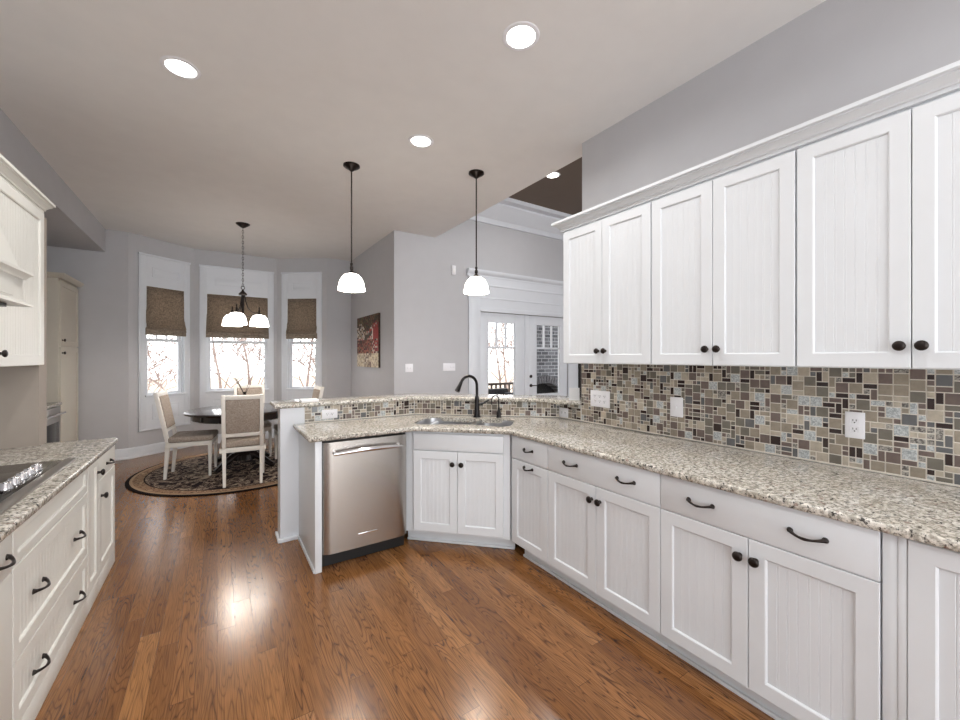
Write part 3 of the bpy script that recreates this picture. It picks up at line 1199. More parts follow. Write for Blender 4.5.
# --- tile backsplashes
def tiles(name, a, b, z0, z1, label, seed):
    random.seed(seed)
    L_, rz = seg_frame(a, b)
    bm = bmesh.new()
    U = .0253
    nz_ = max(1, int((z1 - z0) / U))
    uz = (z1 - z0) / nz_
    nx_ = max(1, round(L_ / U))
    ux = L_ / nx_
    box(bm, 0, L_, -.006, -.0005, z0, z1, 0, 0)
    box(bm, 0, L_, -.0125, -.006, z0 - .0015, z0 + .006, .001, 0)
    used = set()
    g = .0021
    for j in range(nz_):
        for i in range(nx_):
            if (i, j) in used:
                continue
            r = random.random()
            opts = [(2, 2)] if r < .33 else [(2, 1)] if r < .52 else [(1, 2)] if r < .68 else [(1, 1)]
            sx, sz = opts[0]
            cells = [(i + p, j + q) for p in range(sx) for q in range(sz)]
            if any(c in used or c[0] >= nx_ or c[1] >= nz_ for c in cells):
                sx, sz = 1, 1
                if (i + 1, j) not in used and i + 1 < nx_ and random.random() < .4:
                    sx = 2
                cells = [(i + p, j) for p in range(sx)]
            used.update(cells)
            if sx == 2 and sz == 2:
                wts = [7, 5, 5, .5, 4, 2, 4, .5]
            elif sx != sz:
                wts = [4, 3, 5, 7, 1.5, 2, 3, 1]
            else:
                wts = [4, 3, 5, 2, 3, 2, 4, 5]
            mi = random.choices(range(8), wts)[0] + 1
            xa, xb = i * ux + g, (i + sx) * ux - g
            za, zb_ = z0 + j * uz + g, z0 + (j + sz) * uz - g
            y = -.0085
            e = .0009
            v = [bm.verts.new(p) for p in ((xa, -.006, za), (xb, -.006, za), (xb, -.006, zb_), (xa, -.006, zb_),
                                           (xa + e, y, za + e), (xb - e, y, za + e), (xb - e, y, zb_ - e), (xa + e, y, zb_ - e))]
            for q in ((4, 5, 6, 7), (0, 1, 5, 4), (1, 2, 6, 5), (2, 3, 7, 6), (3, 0, 4, 7)):
                bm.faces.new([v[k] for k in q]).material_index = mi
    o = fin(name, bm, ['grout'] + TILE, loc=(a[0], a[1], 0), rz=rz, ang=20)
    tag(o, label, 'backsplash')
    return o


tiles('tile_backsplash', (2.55, 2.325), (2.55, -.35), .922, 1.404, 'mosaic tile backsplash of mixed brown and grey squares under the upper cabinets', 5)
tiles('tile_backsplash', (.592, 3.485), (1.546, 3.485), .922, 1.049, 'low mosaic tile strip under the bar behind the dishwasher', 6)
tiles('tile_backsplash', (1.554, 3.481), (2.546, 2.589), .922, 1.049, 'low mosaic tile strip under the bar behind the sink faucet', 7)
tiles('tile_backsplash', (2.55, 2.583), (2.55, 2.334), .922, 1.049, 'short low mosaic tile strip under the bar at the corner outlet', 8)

# --- countertops
def st2xy(s, t_):
    return ((s + t_) * R2, (t_ - s) * R2)


def bowl_outline(s0, s1, t0, t1, r, n=6, bulge=0.0):
    pts = []
    for cx_, cy_, a0 in ((s1 - r, t1 - r, 0), (s0 + r, t1 - r, pi / 2), (s0 + r, t0 + r, pi), (s1 - r, t0 + r, 1.5 * pi)):
        for k in range(n + 1):
            a = a0 + pi / 2 * k / n
            pts.append((cx_ + r * cos(a), cy_ + r * sin(a)))
    return pts


S_L = (-1.180, -.735, 3.015, 3.415)
S_R = (-.700, -.395, 3.035, 3.405)
hole_s = []
# single cut-out around both bowls, dipped at the divider
o1 = bowl_outline(S_L[0] - .004, -.716, S_L[2] - .004, S_L[3] + .004, .09)
o2 = bowl_outline(-.720, S_R[1] + .004, S_R[2] - .004, S_R[3] + .004, .09)
n1 = len(o1) // 4
cut = ([p for p in o2[:n1]] + [(-.718, 3.36)] + [p for p in o1[n1:3 * n1]] + [(-.718, 3.09)] + [p for p in o2[3 * n1:]])
cutxy = [st2xy(*p) for p in cut]
bm = bmesh.new()
OUT = [(2.546, -.35), (2.546, 2.588), (1.552, 3.479), (.505, 3.479), (.505, 2.83), (.515, 2.82), (1.262, 2.82), (1.782, 2.318), (1.782, -.35)]
slab(bm, OUT, .886, .920, .011, [cutxy])
tag(fin('countertop', bm, 'granite', ang=50), 'long speckled granite countertop with the sink, from the peninsula along the tiled wall', 'countertop')
bm = bmesh.new()
front = [(.372, 3.445), (1.535, 3.445), (2.42, 2.62), (2.42, 2.46), (2.545, 2.336)]
backb = [(2.76, 2.336), (2.76, 2.78), (1.68, 3.79), (.372, 3.79)]
slab(bm, front + backb, 1.051, 1.086, .010)
tag(fin('bar_top', bm, 'granite', ang=50), 'raised speckled granite bar top on the half wall behind the sink', 'countertop')
bm = bmesh.new()
slab(bm, [(-1.298, 1.2), (-.578, 1.2), (-.578, 3.73), (-.592, 3.79), (-.953, 3.79), (-.953, 3.698), (-1.298, 3.698)], .852, .886, .011)
tag(fin('countertop', bm, 'granite', ang=50), 'speckled granite countertop holding the cooktop at left', 'countertop')

# --- sink
t = thing('kitchen_sink', 'stainless double bowl sink set in the angled granite counter', 'sink', (0, 0, 0))


def bowl(S_, name, dep):
    bm = bmesh.new()
    rings = []
    for d, z in ((0, .9085), (.003, .89), (.008, .885 - dep * .6), (.02, .885 - dep + .02), (.05, .885 - dep), (.10, .885 - dep - .003)):
        pl = bowl_outline(S_[0] + d, S_[1] - d, S_[2] + d, S_[3] - d, max(.01, .088 - d * .6))
        rings.append([bm.verts.new((*st2xy(*p), z)) for p in pl])
    n = len(rings[0])
    for a, b in zip(rings[:-1], rings[1:]):
        for k in range(n):
            bm.faces.new((a[k], a[(k + 1) % n], b[(k + 1) % n], b[k]))
    bm.faces.new(rings[-1])
    lip = bowl_outline(S_[0] - .0034, S_[1] + .0034, S_[2] - .0034, S_[3] + .0034, .0895)
    lv = [bm.verts.new((*st2xy(*p), .909)) for p in lip]
    for k in range(n):
        bm.faces.new((lv[k], lv[(k + 1) % n], rings[0][(k + 1) % n], rings[0][k]))
    o = fin(name, bm, m_steel('sink steel ' + name, (190, 191, 194), .34), t, 40)
    bm = bmesh.new()
    c = st2xy((S_[0] + S_[1]) / 2, (S_[2] + S_[3]) / 2)
    lathe(bm, [(0, .004), (.02, .006), (.036, .006), (.042, .002), (.042, 0)], 20, (c[0], c[1], .885 - dep - .002))
    fin('drain', bm, 'chrome', o)


bm = bmesh.new()
slab(bm, [st2xy(*p) for p in ((-.7315, 3.05), (-.7035, 3.05), (-.7035, 3.40), (-.7315, 3.40))], .80, .9075, .003)
fin('divider', bm, 'steel', t)
bowl(S_L, 'large_bowl', .19)
bowl(S_R, 'small_bowl', .17)


def faucet():
    b = Vector((1.935, 2.992))
    t = thing('kitchen_faucet', 'black pull-down gooseneck faucet behind the sink', 'faucet', (b.x, b.y, .92))
    bm = bmesh.new()
    lathe(bm, [(0, 0), (.033, 0), (.033, .006), (.026, .014), (.023, .05), (.020, .10), (.022, .135), (.020, .17), (.015, .19), (0, .19)], 20)
    fin('faucet_body', bm, 'blackm', t, 50)
    d = Vector((-.95, -.10, 0)).normalized()
    bm = bmesh.new()
    pts = [Vector((0, 0, .18)), Vector((0, 0, .25))]
    Rr = .092
    for i in range(1, 15):
        a = pi * i / 14 * .86
        pts.append(Vector((0, 0, .275)) + d * (Rr - Rr * cos(a)) + Vector((0, 0, Rr * sin(a))))
    tube(bm, pts, .0125, 12)
    fin('neck', bm, 'blackm', t, 50)
    e = pts[-1]
    dr = (pts[-1] - pts[-2]).normalized()
    bm = bmesh.new()
    tube(bm, [e, e + dr * .012, e + dr * .02, e + dr * .07, e + dr * .085], [.0135, .0155, .015, .022, .0235], 14)
    fin('spray_head', bm, 'blackm', t, 50)
    bm = bmesh.new()
    s = Vector((.86, -.45, 0))
    tube(bm, [Vector((0, 0, .115)), s * .05 + Vector((0, 0, .118))], [.016, .015], 12)
    tube(bm, [s * .045 + Vector((0, 0, .118)), s * .06 + Vector((0, 0, .125)), s * .11 + Vector((0, 0, .15))], [.011, .009, .006], 10)
    fin('lever', bm, 'blackm', t, 50)
    b2 = Vector((2.085, 2.868))
    t = thing('drinking_water_tap', 'small black curved tap to the right of the main faucet', 'tap', (b2.x, b2.y, .92))
    bm = bmesh.new()
    lathe(bm, [(0, 0), (.024, 0), (.024, .006), (.019, .012), (.021, .03), (.016, .05), (.010, .07), (.007, .09), (0, .09)], 18)
    fin('tap_base', bm, 'blackm', t, 50)
    bm = bmesh.new()
    pts = [Vector((0, 0, .08)), Vector((0, 0, .14))]
    for i in range(1, 13):
        a = pi * i / 12
        pts.append(Vector((0, 0, .155)) + d * (.042 - .042 * cos(a)) + Vector((0, 0, .04 * sin(a))))
    pts.append(pts[-1] + Vector((0, 0, -.035)))
    tube(bm, pts, .0055, 8)
    fin('spout', bm, 'blackm', t, 50)
    bm = bmesh.new()
    tube(bm, [Vector((0, 0, .06)), s * .03 + Vector((0, 0, .075))], [.006, .005], 8)
    fin('lever', bm, 'blackm', t, 50)


faucet()


# --- wall plates
def plate(loc, rz, w_, h_, label, kind, gangs=1, cat='wall plate', par=None):
    t = thing('outlet_plate' if kind == 'outlet' else 'switch_plate', label, cat, loc, rz)
    bm = bmesh.new()
    box(bm, -w_ / 2, w_ / 2, -.006, 0, -h_ / 2, h_ / 2, .0025)
    fin('plate', bm, 'plate', t)
    for g_ in range(gangs):
        cx_ = (g_ - (gangs - 1) / 2) * .046
        horiz = w_ > h_ and gangs == 1
        if kind == 'outlet':
            for s in (-1, 1):
                bm = bmesh.new()
                dx, dz = (s * .02, 0) if horiz else (0, s * .02)
                if w_ > h_ * .9 and not horiz:
                    dz = s * .02
                box(bm, cx_ + dx - .015, cx_ + dx + .015, -.0075, -.006, dz - .013, dz + .013, .003)
                o = fin('socket', bm, 'plate', t)
                bm = bmesh.new()
                for q in (-.006, .006):
                    box(bm, cx_ + dx + q - .0012, cx_ + dx + q + .0012, -.0082, -.0073, dz - .001, dz + .008)
                box(bm, cx_ + dx - .0025, cx_ + dx + .0025, -.0082, -.0073, dz - .010, dz - .005)
                fin('slots', bm, 'black', o)
        else:
            bm = bmesh.new()
            box(bm, cx_ - .005, cx_ + .005, -.016, -.006, -.012, .012, .002)
            fin('toggle', bm, 'plate', t)
    return t


XP = 2.55 - .0088
plate((XP, 2.128, 1.122), -pi / 2, .19, .13, 'white three-gang outlet plate on the tiles nearest the bar', 'outlet', 3)
plate((XP, 1.495, 1.123), -pi / 2, .088, .13, 'white switch plate in the middle of the tiled wall', 'switch', 1)
plate((XP, .611, 1.128), -pi / 2, .072, .125, 'white duplex outlet on the tiles at right', 'outlet', 1)
plate((XP, 2.525, .968), -pi / 2, .105, .082, 'white outlet under the bar at the corner of the tiles', 'outlet', 1)
plate((.785, 3.485 - .0088, .980), 0, .125, .075, 'white outlet plate under the bar above the dishwasher', 'outlet', 1)
plate((2.305, 5.36, 1.30), 0, .118, .118, 'white two-gang switch plate on the wall right of the picture', 'switch', 2)
plate((2.96, 5.36, 1.305), 0, .21, .118, 'white four-gang switch plate on the wall left of the french doors', 'switch', 4)
t = thing('thermostat', 'small white box high on the wall left of the french doors', 'sensor', (3.03, 5.36, 2.79))
bm = bmesh.new()
box(bm, -.035, .035, -.03, 0, -.07, .07, .006)
fin('case', bm, 'plate', t)
bm = bmesh.new()
box(bm, -.024, .024, -.032, -.029, -.05, .02, .001)
fin('lens', bm, 'paper', t)

# --- papers on the bar
bm = bmesh.new()
box(bm, .57, .70, 3.475, 3.60, 1.0865, 1.106, .001)
tag(fin('paper_stack', bm, 'paper'), 'stack of white papers on the left end of the bar', 'papers')


def card(loc, rz, w_, h_, label):
    bm = bmesh.new()
    d = .02
    for s in (-1, 1):
        v = [bm.verts.new((-w_ / 2, s * d, 0)), bm.verts.new((w_ / 2, s * d, 0)), bm.verts.new((w_ / 2, 0, h_)), bm.verts.new((-w_ / 2, 0, h_))]
        bm.faces.new(v)
    bmesh.ops.solidify(bm, geom=bm.faces[:], thickness=.0015)
    tag(fin('folded_card', bm, 'paper', loc=loc, rz=rz), label, 'card')


card((2.535, 2.397, 1.088), radians(-50), .085, .105, 'folded white card standing on the bar where it meets the tiled wall')

# ------------------------------------------------------------ left side
LF = -.627
LT = .850
LD = .690


def ltoe(t, wd):
    bm = bmesh.new()
    box(bm, 0, wd, -.019, .0, 0, .099, .002)
    fin('toe_kick', bm, 'warm', t)


t = thing('drawer_cabinet', 'white cabinet with wide drawers under the cooktop', 'cabinet', (LF, 2.104, 0), pi / 2)
wd = 3.095 - 2.104
mk_body(t, .001, wd - .001, 0, .60, .098, LT, 'warm')
mk_door(t, .003, wd - .012, .700, LT - .006, 'warm', st_=.036, name='false_drawer', bead=False)
for za, zb_, zc in ((.350, .694, .525), (.103, .344, .205)):
    d = mk_door(t, .003, wd - .012, za, zb_, 'warm', st_=.05, name='drawer')
    mk_pull(d, wd * .24, zc)
    mk_pull(d, wd * .785, zc)
ltoe(t, wd)
t = thing('base_cabinet', 'narrow white pull-out cabinet right of the cooktop drawers', 'cabinet', (LF, 3.095, 0), pi / 2, 'white base cabinets under the left counter')
mk_body(t, .001, .250, 0, .60, .098, LT, 'warm')
d = mk_door(t, .004, .246, .103, LT - .004, 'warm', st_=.05)
mk_knob(d, .215, .75)
ltoe(t, .251)
t = thing('base_cabinet', 'white base cabinet with one drawer at the far end of the left counter', 'cabinet', (LF, 3.346, 0), pi / 2, 'white base cabinets under the left counter')
mk_body(t, .001, .465, 0, .32, .098, LT, 'warm')
d = mk_slab(t, .004, .462, LD + .003, LT - .004, 'warm')
mk_pull(d, .25, .755)
d = mk_door(t, .004, .462, .103, LD - .003, 'warm')
mk_knob(d, .05, .585)
ltoe(t, .466)
t = thing('base_cabinet', 'white cabinet left of the cooktop drawers, cut off by the left edge', 'cabinet', (LF, 1.50, 0), pi / 2, 'white base cabinets under the left counter')
mk_body(t, .001, .602, 0, .60, .098, LT, 'warm')
d = mk_slab(t, .004, .600, LD + .003, LT - .004, 'warm')
mk_pull(d, .50, .76)
mk_slab(t, .004, .600, .103, LD - .003, 'warm', name='door')
ltoe(t, .603)

# cooktop
t = thing('cooktop', 'black glass cooktop with steel trim and five knobs in the left granite counter', 'cooktop', (0, 0, .8865))
bm = bmesh.new()
box(bm, -1.20, -.650, 2.12, 3.06, 0, .009, .002)
fin('glass_top', bm, 'glassblack', t)
bm = bmesh.new()
box(bm, -.690, -.645, 2.115, 3.065, 0, .013, .003)
fin('steel_trim', bm, 'steel', t)
for i in range(5):
    bm = bmesh.new()
    lathe(bm, [(0, 0), (.022, 0), (.022, .006), (.019, .010), (.0185, .026), (.016, .029), (0, .029)], 18, (-.742, 2.50 + i * .085, .009))
    box(bm, -.742 - .004, -.742 + .004, 2.50 + i * .085 - .018, 2.50 + i * .085 + .018, .036, .043, .0015)
    fin('burner_knob', bm, 'chrome', t, 50)

# upper cabinet + hood
UX = -.95
t = thing('wall_cabinet', 'white beadboard wall cabinet at the left beside the range hood', 'cabinet', (UX, 3.01, 0), pi / 2)
mk_body(t, .001, .689, 0, .345, 1.40, 2.38, 'warm')
d = mk_door(t, .004, .686, 1.403, 2.376, 'warm')
mk_knob(d, .03, 1.47)
bm = bmesh.new()
mold(bm, [(-.946, 1.7), (-.946, 3.702), (-1.29, 3.702)],
     [(0, 2.382), (.010, 2.382), (.010, 2.394), (.018, 2.397), (.018, 2.406), (.034, 2.424), (.042, 2.428), (.042, 2.436), (.054, 2.439), (.054, 2.456), (0, 2.456)])
tag(fin('crown_moulding', bm, 'warm'), 'white crown moulding on top of the left wall cabinet', 'moulding')
t = thing('range_hood', 'white wooden mantel range hood over the cooktop, cut off at left', 'hood', (0, 0, 0))
bm = bmesh.new()
box(bm, -1.298, UX + .012, 1.9, 3.006, 1.90, 2.38, .002)
fin('back_panel', bm, 'warm', t)
bm = bmesh.new()
lo = [(-.835, 2.97), (-.835, 1.98), (-.937, 1.98), (-.937, 2.97)]
hi = [(-.914, 2.66), (-.914, 2.30), (-.937, 2.30), (-.937, 2.66)]
a = [bm.verts.new((x, y, 1.90)) for x, y in lo]
b = [bm.verts.new((x, y, 2.378)) for x, y in hi]
for k in range(4):
    bm.faces.new((a[k], a[(k + 1) % 4], b[(k + 1) % 4], b[k]))
bm.faces.new(a)
bm.faces.new(b[::-1])
fin('tapered_canopy', bm, 'warm', t)
bm = bmesh.new()
box(bm, -1.298, -.925, 1.95, 3.005, 1.72, 1.895, .002)
box(bm, -.926, -.84, 1.95, 3.03, 1.72, 1.895, .002)
pf = [(0, 1.852), (.01, 1.852), (.018, 1.868), (.032, 1.878), (.032, 1.892), (0, 1.892)]
mold(bm, [(-.84, 1.95), (-.84, 3.03), (-.926, 3.03)], pf)
mold(bm, [(-.84, 1.95), (-.84, 3.03), (-.926, 3.03)], [(0, 1.715), (.032, 1.715), (.032, 1.725), (.01, 1.74), (0, 1.74)])
box(bm, -.84, -.834, 2.0, 2.9, 1.755, 1.86, .002)
fin('mantel', bm, 'warm', t)
bm = bmesh.new()
box(bm, -1.25, -.87, 2.0, 2.94, 1.700, 1.719)
fin('filter', bm, 'black', t)

# pantry and counter in the alcove
t = thing('pantry_cabinet', 'tall cream pantry cabinet against the back wall at left', 'cabinet', (-1.585, 6.76, 0), pi / 2)
mk_body(t, .0, .765, 0, .75, .0, 2.40, 'cream')
a = mk_door(t, .012, .74, 1.59, 2.375, 'cream', bead=False)
b = mk_door(t, .012, .74, .12, 1.58, 'cream', bead=False)
mk_knob(a, .055, 1.66)
mk_knob(b, .055, 1.505)
bm = bmesh.new()
mold(bm, [(-.02, .75), (-.02, -.02), (.765, -.02)][::1], [(0, 2.40), (.015, 2.40), (.05, 2.44), (.05, 2.455), (-.02, 2.455), (-.02, 2.40)])
fin('crown', bm, 'cream', t)
t = thing('base_cabinet', 'cream base cabinet with an appliance front in the alcove beside the pantry', 'cabinet', (-1.585, 5.50, 0), pi / 2)
mk_body(t, 0, 1.255, 0, .75, 0, .884, 'cream')
bm = bmesh.new()
slab(bm, [(-2.37, 5.48), (-1.545, 5.48), (-1.545, 6.735), (-2.37, 6.735)], .886, .920, .01)
tag(fin('countertop', bm, 'granite'), 'small granite countertop in the alcove beside the pantry', 'countertop')
t = thing('undercounter_oven', 'stainless undercounter appliance with a bar handle beside the pantry', 'oven', (-1.5855, 6.02, 0), pi / 2)
bm = bmesh.new()
box(bm, 0, .70, -.03, -.002, .12, .875, .004)
fin('door', bm, 'steel', t)
bm = bmesh.new()
box(bm, .07, .63, -.033, -.029, .25, .70, .002)
fin('door_glass', bm, 'glassblack', t)
bm = bmesh.new()
tube(bm, [(.04, -.075, .80), (.66, -.075, .80)], .013, 10)
for xx in (.06, .64):
    tube(bm, [(xx, -.03, .80), (xx, -.075, .80)], .009, 8)
fin('handle', bm, 'chrome', t)

# ------------------------------------------------------------ dining
RC = Vector((.30, 6.20))
bm = bmesh.new()
lathe(bm, [(0, .012), (1.17, .012), (1.19, .008), (1.19, .0005), (0, .0005)], 96)
tag(fin('round_rug', bm, 'rug', loc=(RC.x, RC.y, 0)), 'round dark patterned rug under the dining table', 'rug')
t = thing('dining_table', 'round dark wood pedestal dining table on the patterned rug', 'table', (RC.x, RC.y, .0125))
bm = bmesh.new()
lathe(bm, [(0, .722), (.63, .722), (.652, .730), (.655, .745), (.645, .755), (.63, .758), (0, .758)], 72)
fin('tabletop', bm, 'tablew', t)
bm = bmesh.new()
lathe(bm, [(0, .722), (.58, .722), (.58, .655), (.55, .64), (.53, .655), (0, .66)], 64)
fin('apron', bm, 'tablew', t)
bm = bmesh.new()
lathe(bm, [(0, .66), (.14, .66), (.13, .60), (.075, .56), (.07, .50), (.11, .42), (.13, .34), (.12, .27), (.08, .24), (.10, .20), (.16, .16), (.18, .10), (0, .10)], 32)
fin('pedestal', bm, 'tablew', t)
for k in range(4):
    a = pi / 4 + k * pi / 2
    bm = bmesh.new()
    pts = [Vector((cos(a) * r, sin(a) * r, z)) for r, z in ((.08, .16), (.18, .15), (.30, .10), (.40, .05), (.45, .030))]
    tube(bm, pts, [.05, .048, .042, .034, .029], 10)
    fin('foot', bm, 'tablew', t, 50)

# chairs
t0 = thing('dining_chair', '', 'chair', (0, 0, 0), 0, 'white dining chairs around the round table')


def qbar(bm, p0, p1, w0, d0, w1, d1, bev=.003):
    vs = []
    for p, w_, d_ in ((p0, w0, d0), (p1, w1, d1)):
        for sx, sy in ((-1, -1), (1, -1), (1, 1), (-1, 1)):
            vs.append(bm.verts.new((p[0] + sx * w_ / 2, p[1] + sy * d_ / 2, p[2])))
    fs = [bm.faces.new(vs[0:4][::-1]), bm.faces.new(vs[4:8])]
    for k in range(4):
        fs.append(bm.faces.new((vs[k], vs[(k + 1) % 4], vs[4 + (k + 1) % 4], vs[4 + k])))
    bmesh.ops.bevel(bm, geom=list(set(e for f in fs for e in f.edges)), offset=bev, segments=1, affect='EDGES')


CW = .225
for s in (-1, 1):
    bm = bmesh.new()
    qbar(bm, (s * .205, -.215, 0), (s * .205, -.215, .40), .026, .026, .042, .042)
    fin('leg', bm, 'chairw', t0)
    bm = bmesh.new()
    qbar(bm, (s * .178, .235, 0), (s * .183, .205, .415), .028, .030, .040, .045)
    fin('leg', bm, 'chairw', t0)
bm = bmesh.new()
for y0_, y1_, x0_, x1_ in ((-.235, -.205, -.22, .22), (.19, .22, -.19, .19), (-.235, .22, -.226, -.200), (-.235, .22, .200, .226)):
    box(bm, x0_, x1_, y0_, y1_, .375, .425, .003)
fin('seat_frame', bm, 'chairw', t0)
bm = bmesh.new()
box(bm, -.225, .225, -.245, .20, .426, .495, .025, seg=4)
for v in bm.verts:
    if v.co.z > .47:
        v.co.z += .018 * max(0, 1 - (v.co.x / .23) ** 2) * max(0, 1 - (v.co.y / .24) ** 2)
fin('seat', bm, 'linen', t0, 60)
lean = Matrix.Translation((0, .205, .42)) @ Matrix.Rotation(radians(-11), 4, 'X') @ Matrix.Translation((0, -.205, -.42))
bm = bmesh.new()
box(bm, -.203, -.165, .185, .225, .40, 1.035, .004, mtx=lean)
box(bm, .165, .203, .185, .225, .40, 1.035, .004, mtx=lean)
box(bm, -.166, .166, .187, .223, .985, 1.03, .004, mtx=lean)
box(bm, -.166, .166, .187, .223, .555, .595, .004, mtx=lean)
fin('back_frame', bm, 'chairw', t0)
bm = bmesh.new()
box(bm, -.164, .164, .170, .224, .596, .984, .012, seg=3, mtx=lean)
fin('back_cushion', bm, 'linen', t0, 60)
spots = [((-.255, 6.12), radians(82), 'white dining chair seen side-on at the left of the round table'),
         ((.262, 5.465), radians(176), 'white dining chair with its linen back to the camera, in front of the table'),
         ((.43, 6.74), radians(3), 'white dining chair on the window side of the table'),
         ((.92, 6.12), radians(-88), 'white dining chair at the right, mostly hidden by the white half wall')]
for i, (p, a, lab) in enumerate(spots):
    c = t0 if i == 0 else copy_tree(t0)
    c.location = (p[0], p[1], .0125)
    c.rotation_euler = (0, 0, a)
    c['label'] = lab

# vase with twigs on the table
t = thing('twig_vase', 'small dark vase with thin bare twigs on the dining table', 'vase', (.31, 6.22, .7715))
bm = bmesh.new()
lathe(bm, [(0, 0), (.035, 0), (.05, .03), (.055, .07), (.045, .11), (.02, .14), (.018, .20), (.024, .215), (.016, .21), (.014, .14), (0, .13)], 24)
fin('vase', bm, 'tablew', t, 50)
random.seed(4)
for k in range(7):
    bm = bmesh.new()
    a = random.uniform(0, 2 * pi)
    if k < 3:
        a = pi - .6 + k * .4
    q = Vector((0, 0, .15))
    d = Vector((cos(a) * .25, sin(a) * .25, 1)).normalized()
    pts = [q]
    for i in range(6):
        d = (d + Vector((cos(a) * .09, sin(a) * .09, random.uniform(-.03, .08)))).normalized()
        q = q + d * random.uniform(.05, .075)
        pts.append(q)
    tube(bm, pts, [.003, .003, .0026, .0022, .002, .0016, .001], 5)
    for i in (3, 4, 5, 6):
        tube(bm, [pts[i], pts[i] + Vector((random.uniform(-.05, .05), random.uniform(-.05, .05), .04))], [.0016, .001], 4)
    fin('twig', bm, 'twig', t)

# chandelier
CC = (.29, 6.227)
t = thing('chandelier', 'bronze three-light chandelier with lit opal bowls above the dining table', 'chandelier', (CC[0], CC[1], 0))
bm = bmesh.new()
lathe(bm, [(0, CH), (.085, CH), (.083, CH - .008), (.03, CH - .045), (.012, CH - .055), (0, CH - .055)], 28)
fin('canopy', bm, 'bronze', t, 50)
bm = bmesh.new()
zt, zb_ = CH - .05, 2.40
n = 22
for i in range(n):
    zc = zt - (zt - zb_) * (i + .5) / n
    hl = (zt - zb_) / n * .62
    pts = []
    for k in range(9):
        a = 2 * pi * k / 8
        off = Vector((cos(a) * .010, 0, sin(a) * hl)) if i % 2 else Vector((0, cos(a) * .010, sin(a) * hl))
        pts.append(Vector((0, 0, zc)) + off)
    tube(bm, pts, .0028, 5, caps=False)
fin('chain', bm, 'bronze', t)
bm = bmesh.new()
pts = [Vector((cos(2 * pi * k / 16) * .022 * R2 * 1.3, -sin(0), 2.385 + sin(2 * pi * k / 16) * .024)) for k in range(17)]
tube(bm, pts, .004, 6, caps=False)
lathe(bm, [(0, 2.362), (.01, 2.36), (.016, 2.34), (.045, 2.31), (.052, 2.295), (.045, 2.285), (.018, 2.28), (.016, 2.05), (.026, 2.03), (.03, 2.0), (.02, 1.97), (.008, 1.955), (0, 1.95)], 20)
fin('stem', bm, 'bronze', t, 50)
right = Vector((cos(TH), -sin(TH)))
fwd = Vector((sin(TH), cos(TH)))
for k, ph in enumerate((40, 160, 280)):
    d2 = right * cos(radians(ph)) + fwd * sin(radians(ph))
    d3 = Vector((d2.x, d2.y, 0))
    bm = bmesh.new()
    pr_ = [(.02, 2.29), (.035, 2.20), (.06, 2.12), (.10, 2.07), (.15, 2.055), (.175, 2.065), (.196, 2.055)]
    tube(bm, [d3 * r + Vector((0, 0, z)) for r, z in pr_], .0065, 8)
    pr_ = [(.018, 2.03), (.06, 2.0), (.11, 2.02), (.15, 2.055)]
    tube(bm, [d3 * r + Vector((0, 0, z)) for r, z in pr_], .0045, 8)
    c = d3 * .196
    lathe(bm, [(0, 2.15), (.004, 2.145), (.01, 2.12), (.006, 2.105), (.014, 2.09), (.012, 2.06), (.03, 2.045), (.033, 2.03), (0, 2.03)], 14, (c.x, c.y, 0))
    arm = fin('arm', bm, 'bronze', t, 50)
    bm = bmesh.new()
    prf = [(.028, 2.034), (.07, 2.022), (.094, 1.99), (.111, 1.94), (.118, 1.890), (.120, 1.878), (.114, 1.880), (.105, 1.94), (.089, 1.985), (.068, 2.014), (.028, 2.026)]
    lathe(bm, prf, 32, (c.x, c.y, 0))
    fin('glass_shade', bm, 'opal', arm, 60)
    bulb('chandelier_bulb', (CC[0] + c.x, CC[1] + c.y, 1.90), PEND_W)


def pendant(x, y, label):
    t = thing('pendant_lamp', label, 'lamp', (x, y, 0), 0, 'bronze pendant lamps over the bar')
    bm = bmesh.new()
    lathe(bm, [(0, CH), (.075, CH), (.075, CH - .012), (.062, CH - .022), (.03, CH - .04), (.012, CH - .055), (0, CH - .055)], 28)
    fin('canopy', bm, 'bronze', t, 50)
    bm = bmesh.new()
    tube(bm, [(0, 0, CH - .05), (0, 0, 2.32)], .0065, 10)
    fin('rod', bm, 'bronze', t)
    bm = bmesh.new()
    lathe(bm, [(0, 2.335), (.010, 2.33), (.013, 2.315), (.008, 2.305), (.015, 2.29), (.016, 2.27), (.009, 2.26), (.022, 2.25), (.036, 2.236), (.036, 2.228), (0, 2.228)], 18)
    fin('socket_cap', bm, 'bronze', t, 50)
    bm = bmesh.new()
    prf = [(.030, 2.232), (.06, 2.222), (.088, 2.195), (.108, 2.155), (.119, 2.105), (.124, 2.076), (.118, 2.074), (.112, 2.105), (.101, 2.153), (.082, 2.19), (.056, 2.214), (.030, 2.224)]
    lathe(bm, prf, 36)
    fin('glass_shade', bm, 'opal', t, 60)
    bulb('pendant_bulb', (x, y, 2.09), PEND_W)


pendant(1.048, 3.772, 'bronze pendant with a lit white bowl over the left part of the bar')
pendant(2.100, 3.259, 'bronze pendant with a lit white bowl over the bar behind the sink')


def can(x, y, z, label, watts):
    t = thing('recessed_light', label, 'ceiling light', (x, y, z), 0, 'round recessed ceiling lights')
    bm = bmesh.new()
    lathe(bm, [(.078, -.001), (.080, -.006), (.100, -.004), (.104, -.0005), (.078, -.0005)], 36)
    fin('trim_ring', bm, 'plate', t)
    bm = bmesh.new()
    lathe(bm, [(0, -.003), (.078, -.003), (.078, -.0005), (0, -.0005)], 36)
    fin('lens', bm, 'canlens', t)
    lamp('can_or_fill_lamp', (x, y, z - .02), watts, .14)


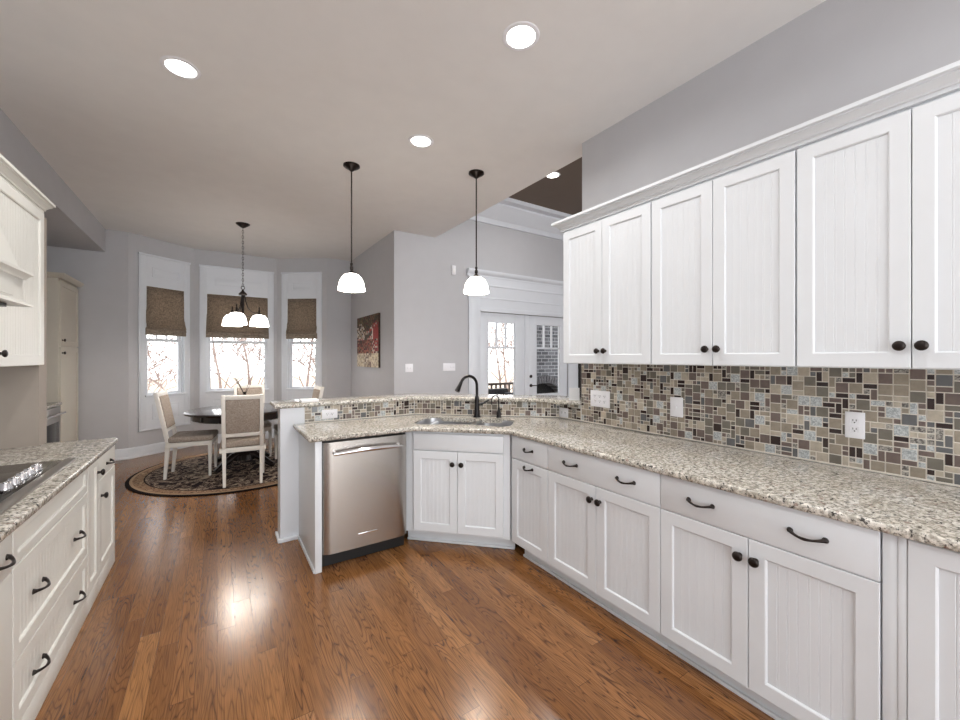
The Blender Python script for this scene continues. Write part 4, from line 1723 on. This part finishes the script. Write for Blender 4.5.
can(-.186, 3.082, CH, 'lit recessed ceiling light over the aisle at left', CAN_W)
can(1.416, 1.738, CH, 'lit recessed ceiling light nearest the camera, at the top middle', CAN_W)
can(1.409, 3.031, CH, 'lit recessed ceiling light in front of the sink, between the pendants', CAN_W)
can(3.92, 4.11, 4.0, 'lit recessed light in the raised dim-toned ceiling', CAN_W)
lamp('can_or_fill_lamp', (-.1, .2, CH - .02), CAN_W, .14)  # extra lamp added out of view, has no fixture
lamp('can_or_fill_lamp', (1.4, .2, CH - .02), 4.0, .14)  # second added lamp out of view, weaker, also without a fixture

# picture
random.seed(9)
t = thing('canvas_picture', 'unframed canvas painting of a red street scene on the grey wall', 'picture', (2.078, 6.472, 1.295), -pi / 2)
bm = bmesh.new()
pw, ph_ = 1.10, .835
box(bm, -pw / 2, pw / 2, -.03, 0, 0, ph_)
fin('canvas', bm, simple('canvas edge', (60, 44, 36), .8), t)
me_bm = bmesh.new()
nxp, nzp = 26, 30
lay = me_bm.loops.layers.float_color.new('Col')


def pcol(u, v):
    r = random.random()
    if v < .26:
        c = random.choice([(214, 200, 172), (226, 214, 192), (196, 180, 150), (176, 160, 140)])
        if .4 < u < .7 and r < .4:
            c = (130, 110, 96)
    elif v > .78 + .08 * sin(u * 9):
        c = random.choice([(70, 62, 38), (92, 76, 44), (50, 36, 26), (110, 90, 60), (90, 30, 24)])
    elif u > .72:
        c = random.choice([(150, 40, 40), (168, 60, 54), (110, 30, 30), (200, 176, 160), (70, 34, 32)])
        if .52 < v < .72:
            c = (160, 44, 44) if u > .78 else (232, 224, 210)
    elif abs(v - (.55 + .35 * (u - .4))) < .04 and u > .4:
        c = (70, 56, 44)
    elif v > .55 and u < .5:
        c = random.choice([(214, 206, 196), (120, 92, 70), (190, 170, 150), (60, 44, 36)])
    elif v < .55:
        c = random.choice([(120, 36, 28), (92, 60, 44), (160, 90, 70), (60, 34, 28), (150, 110, 84)])
    else:
        c = random.choice([(206, 196, 184), (150, 140, 130), (180, 60, 50)])
    return lin(c)


for i in range(nxp):
    for j in range(nzp):
        x0, x1 = -pw / 2 + pw * i / nxp, -pw / 2 + pw * (i + 1) / nxp
        z0, z1 = ph_ * j / nzp, ph_ * (j + 1) / nzp
        f = me_bm.faces.new([me_bm.verts.new(p) for p in ((x0, -.031, z0), (x1, -.031, z0), (x1, -.031, z1), (x0, -.031, z1))])
        c = pcol((i + .5) / nxp, (j + .5) / nzp)
        for l in f.loops:
            l[lay] = c
fin('painting', me_bm, 'art', t)
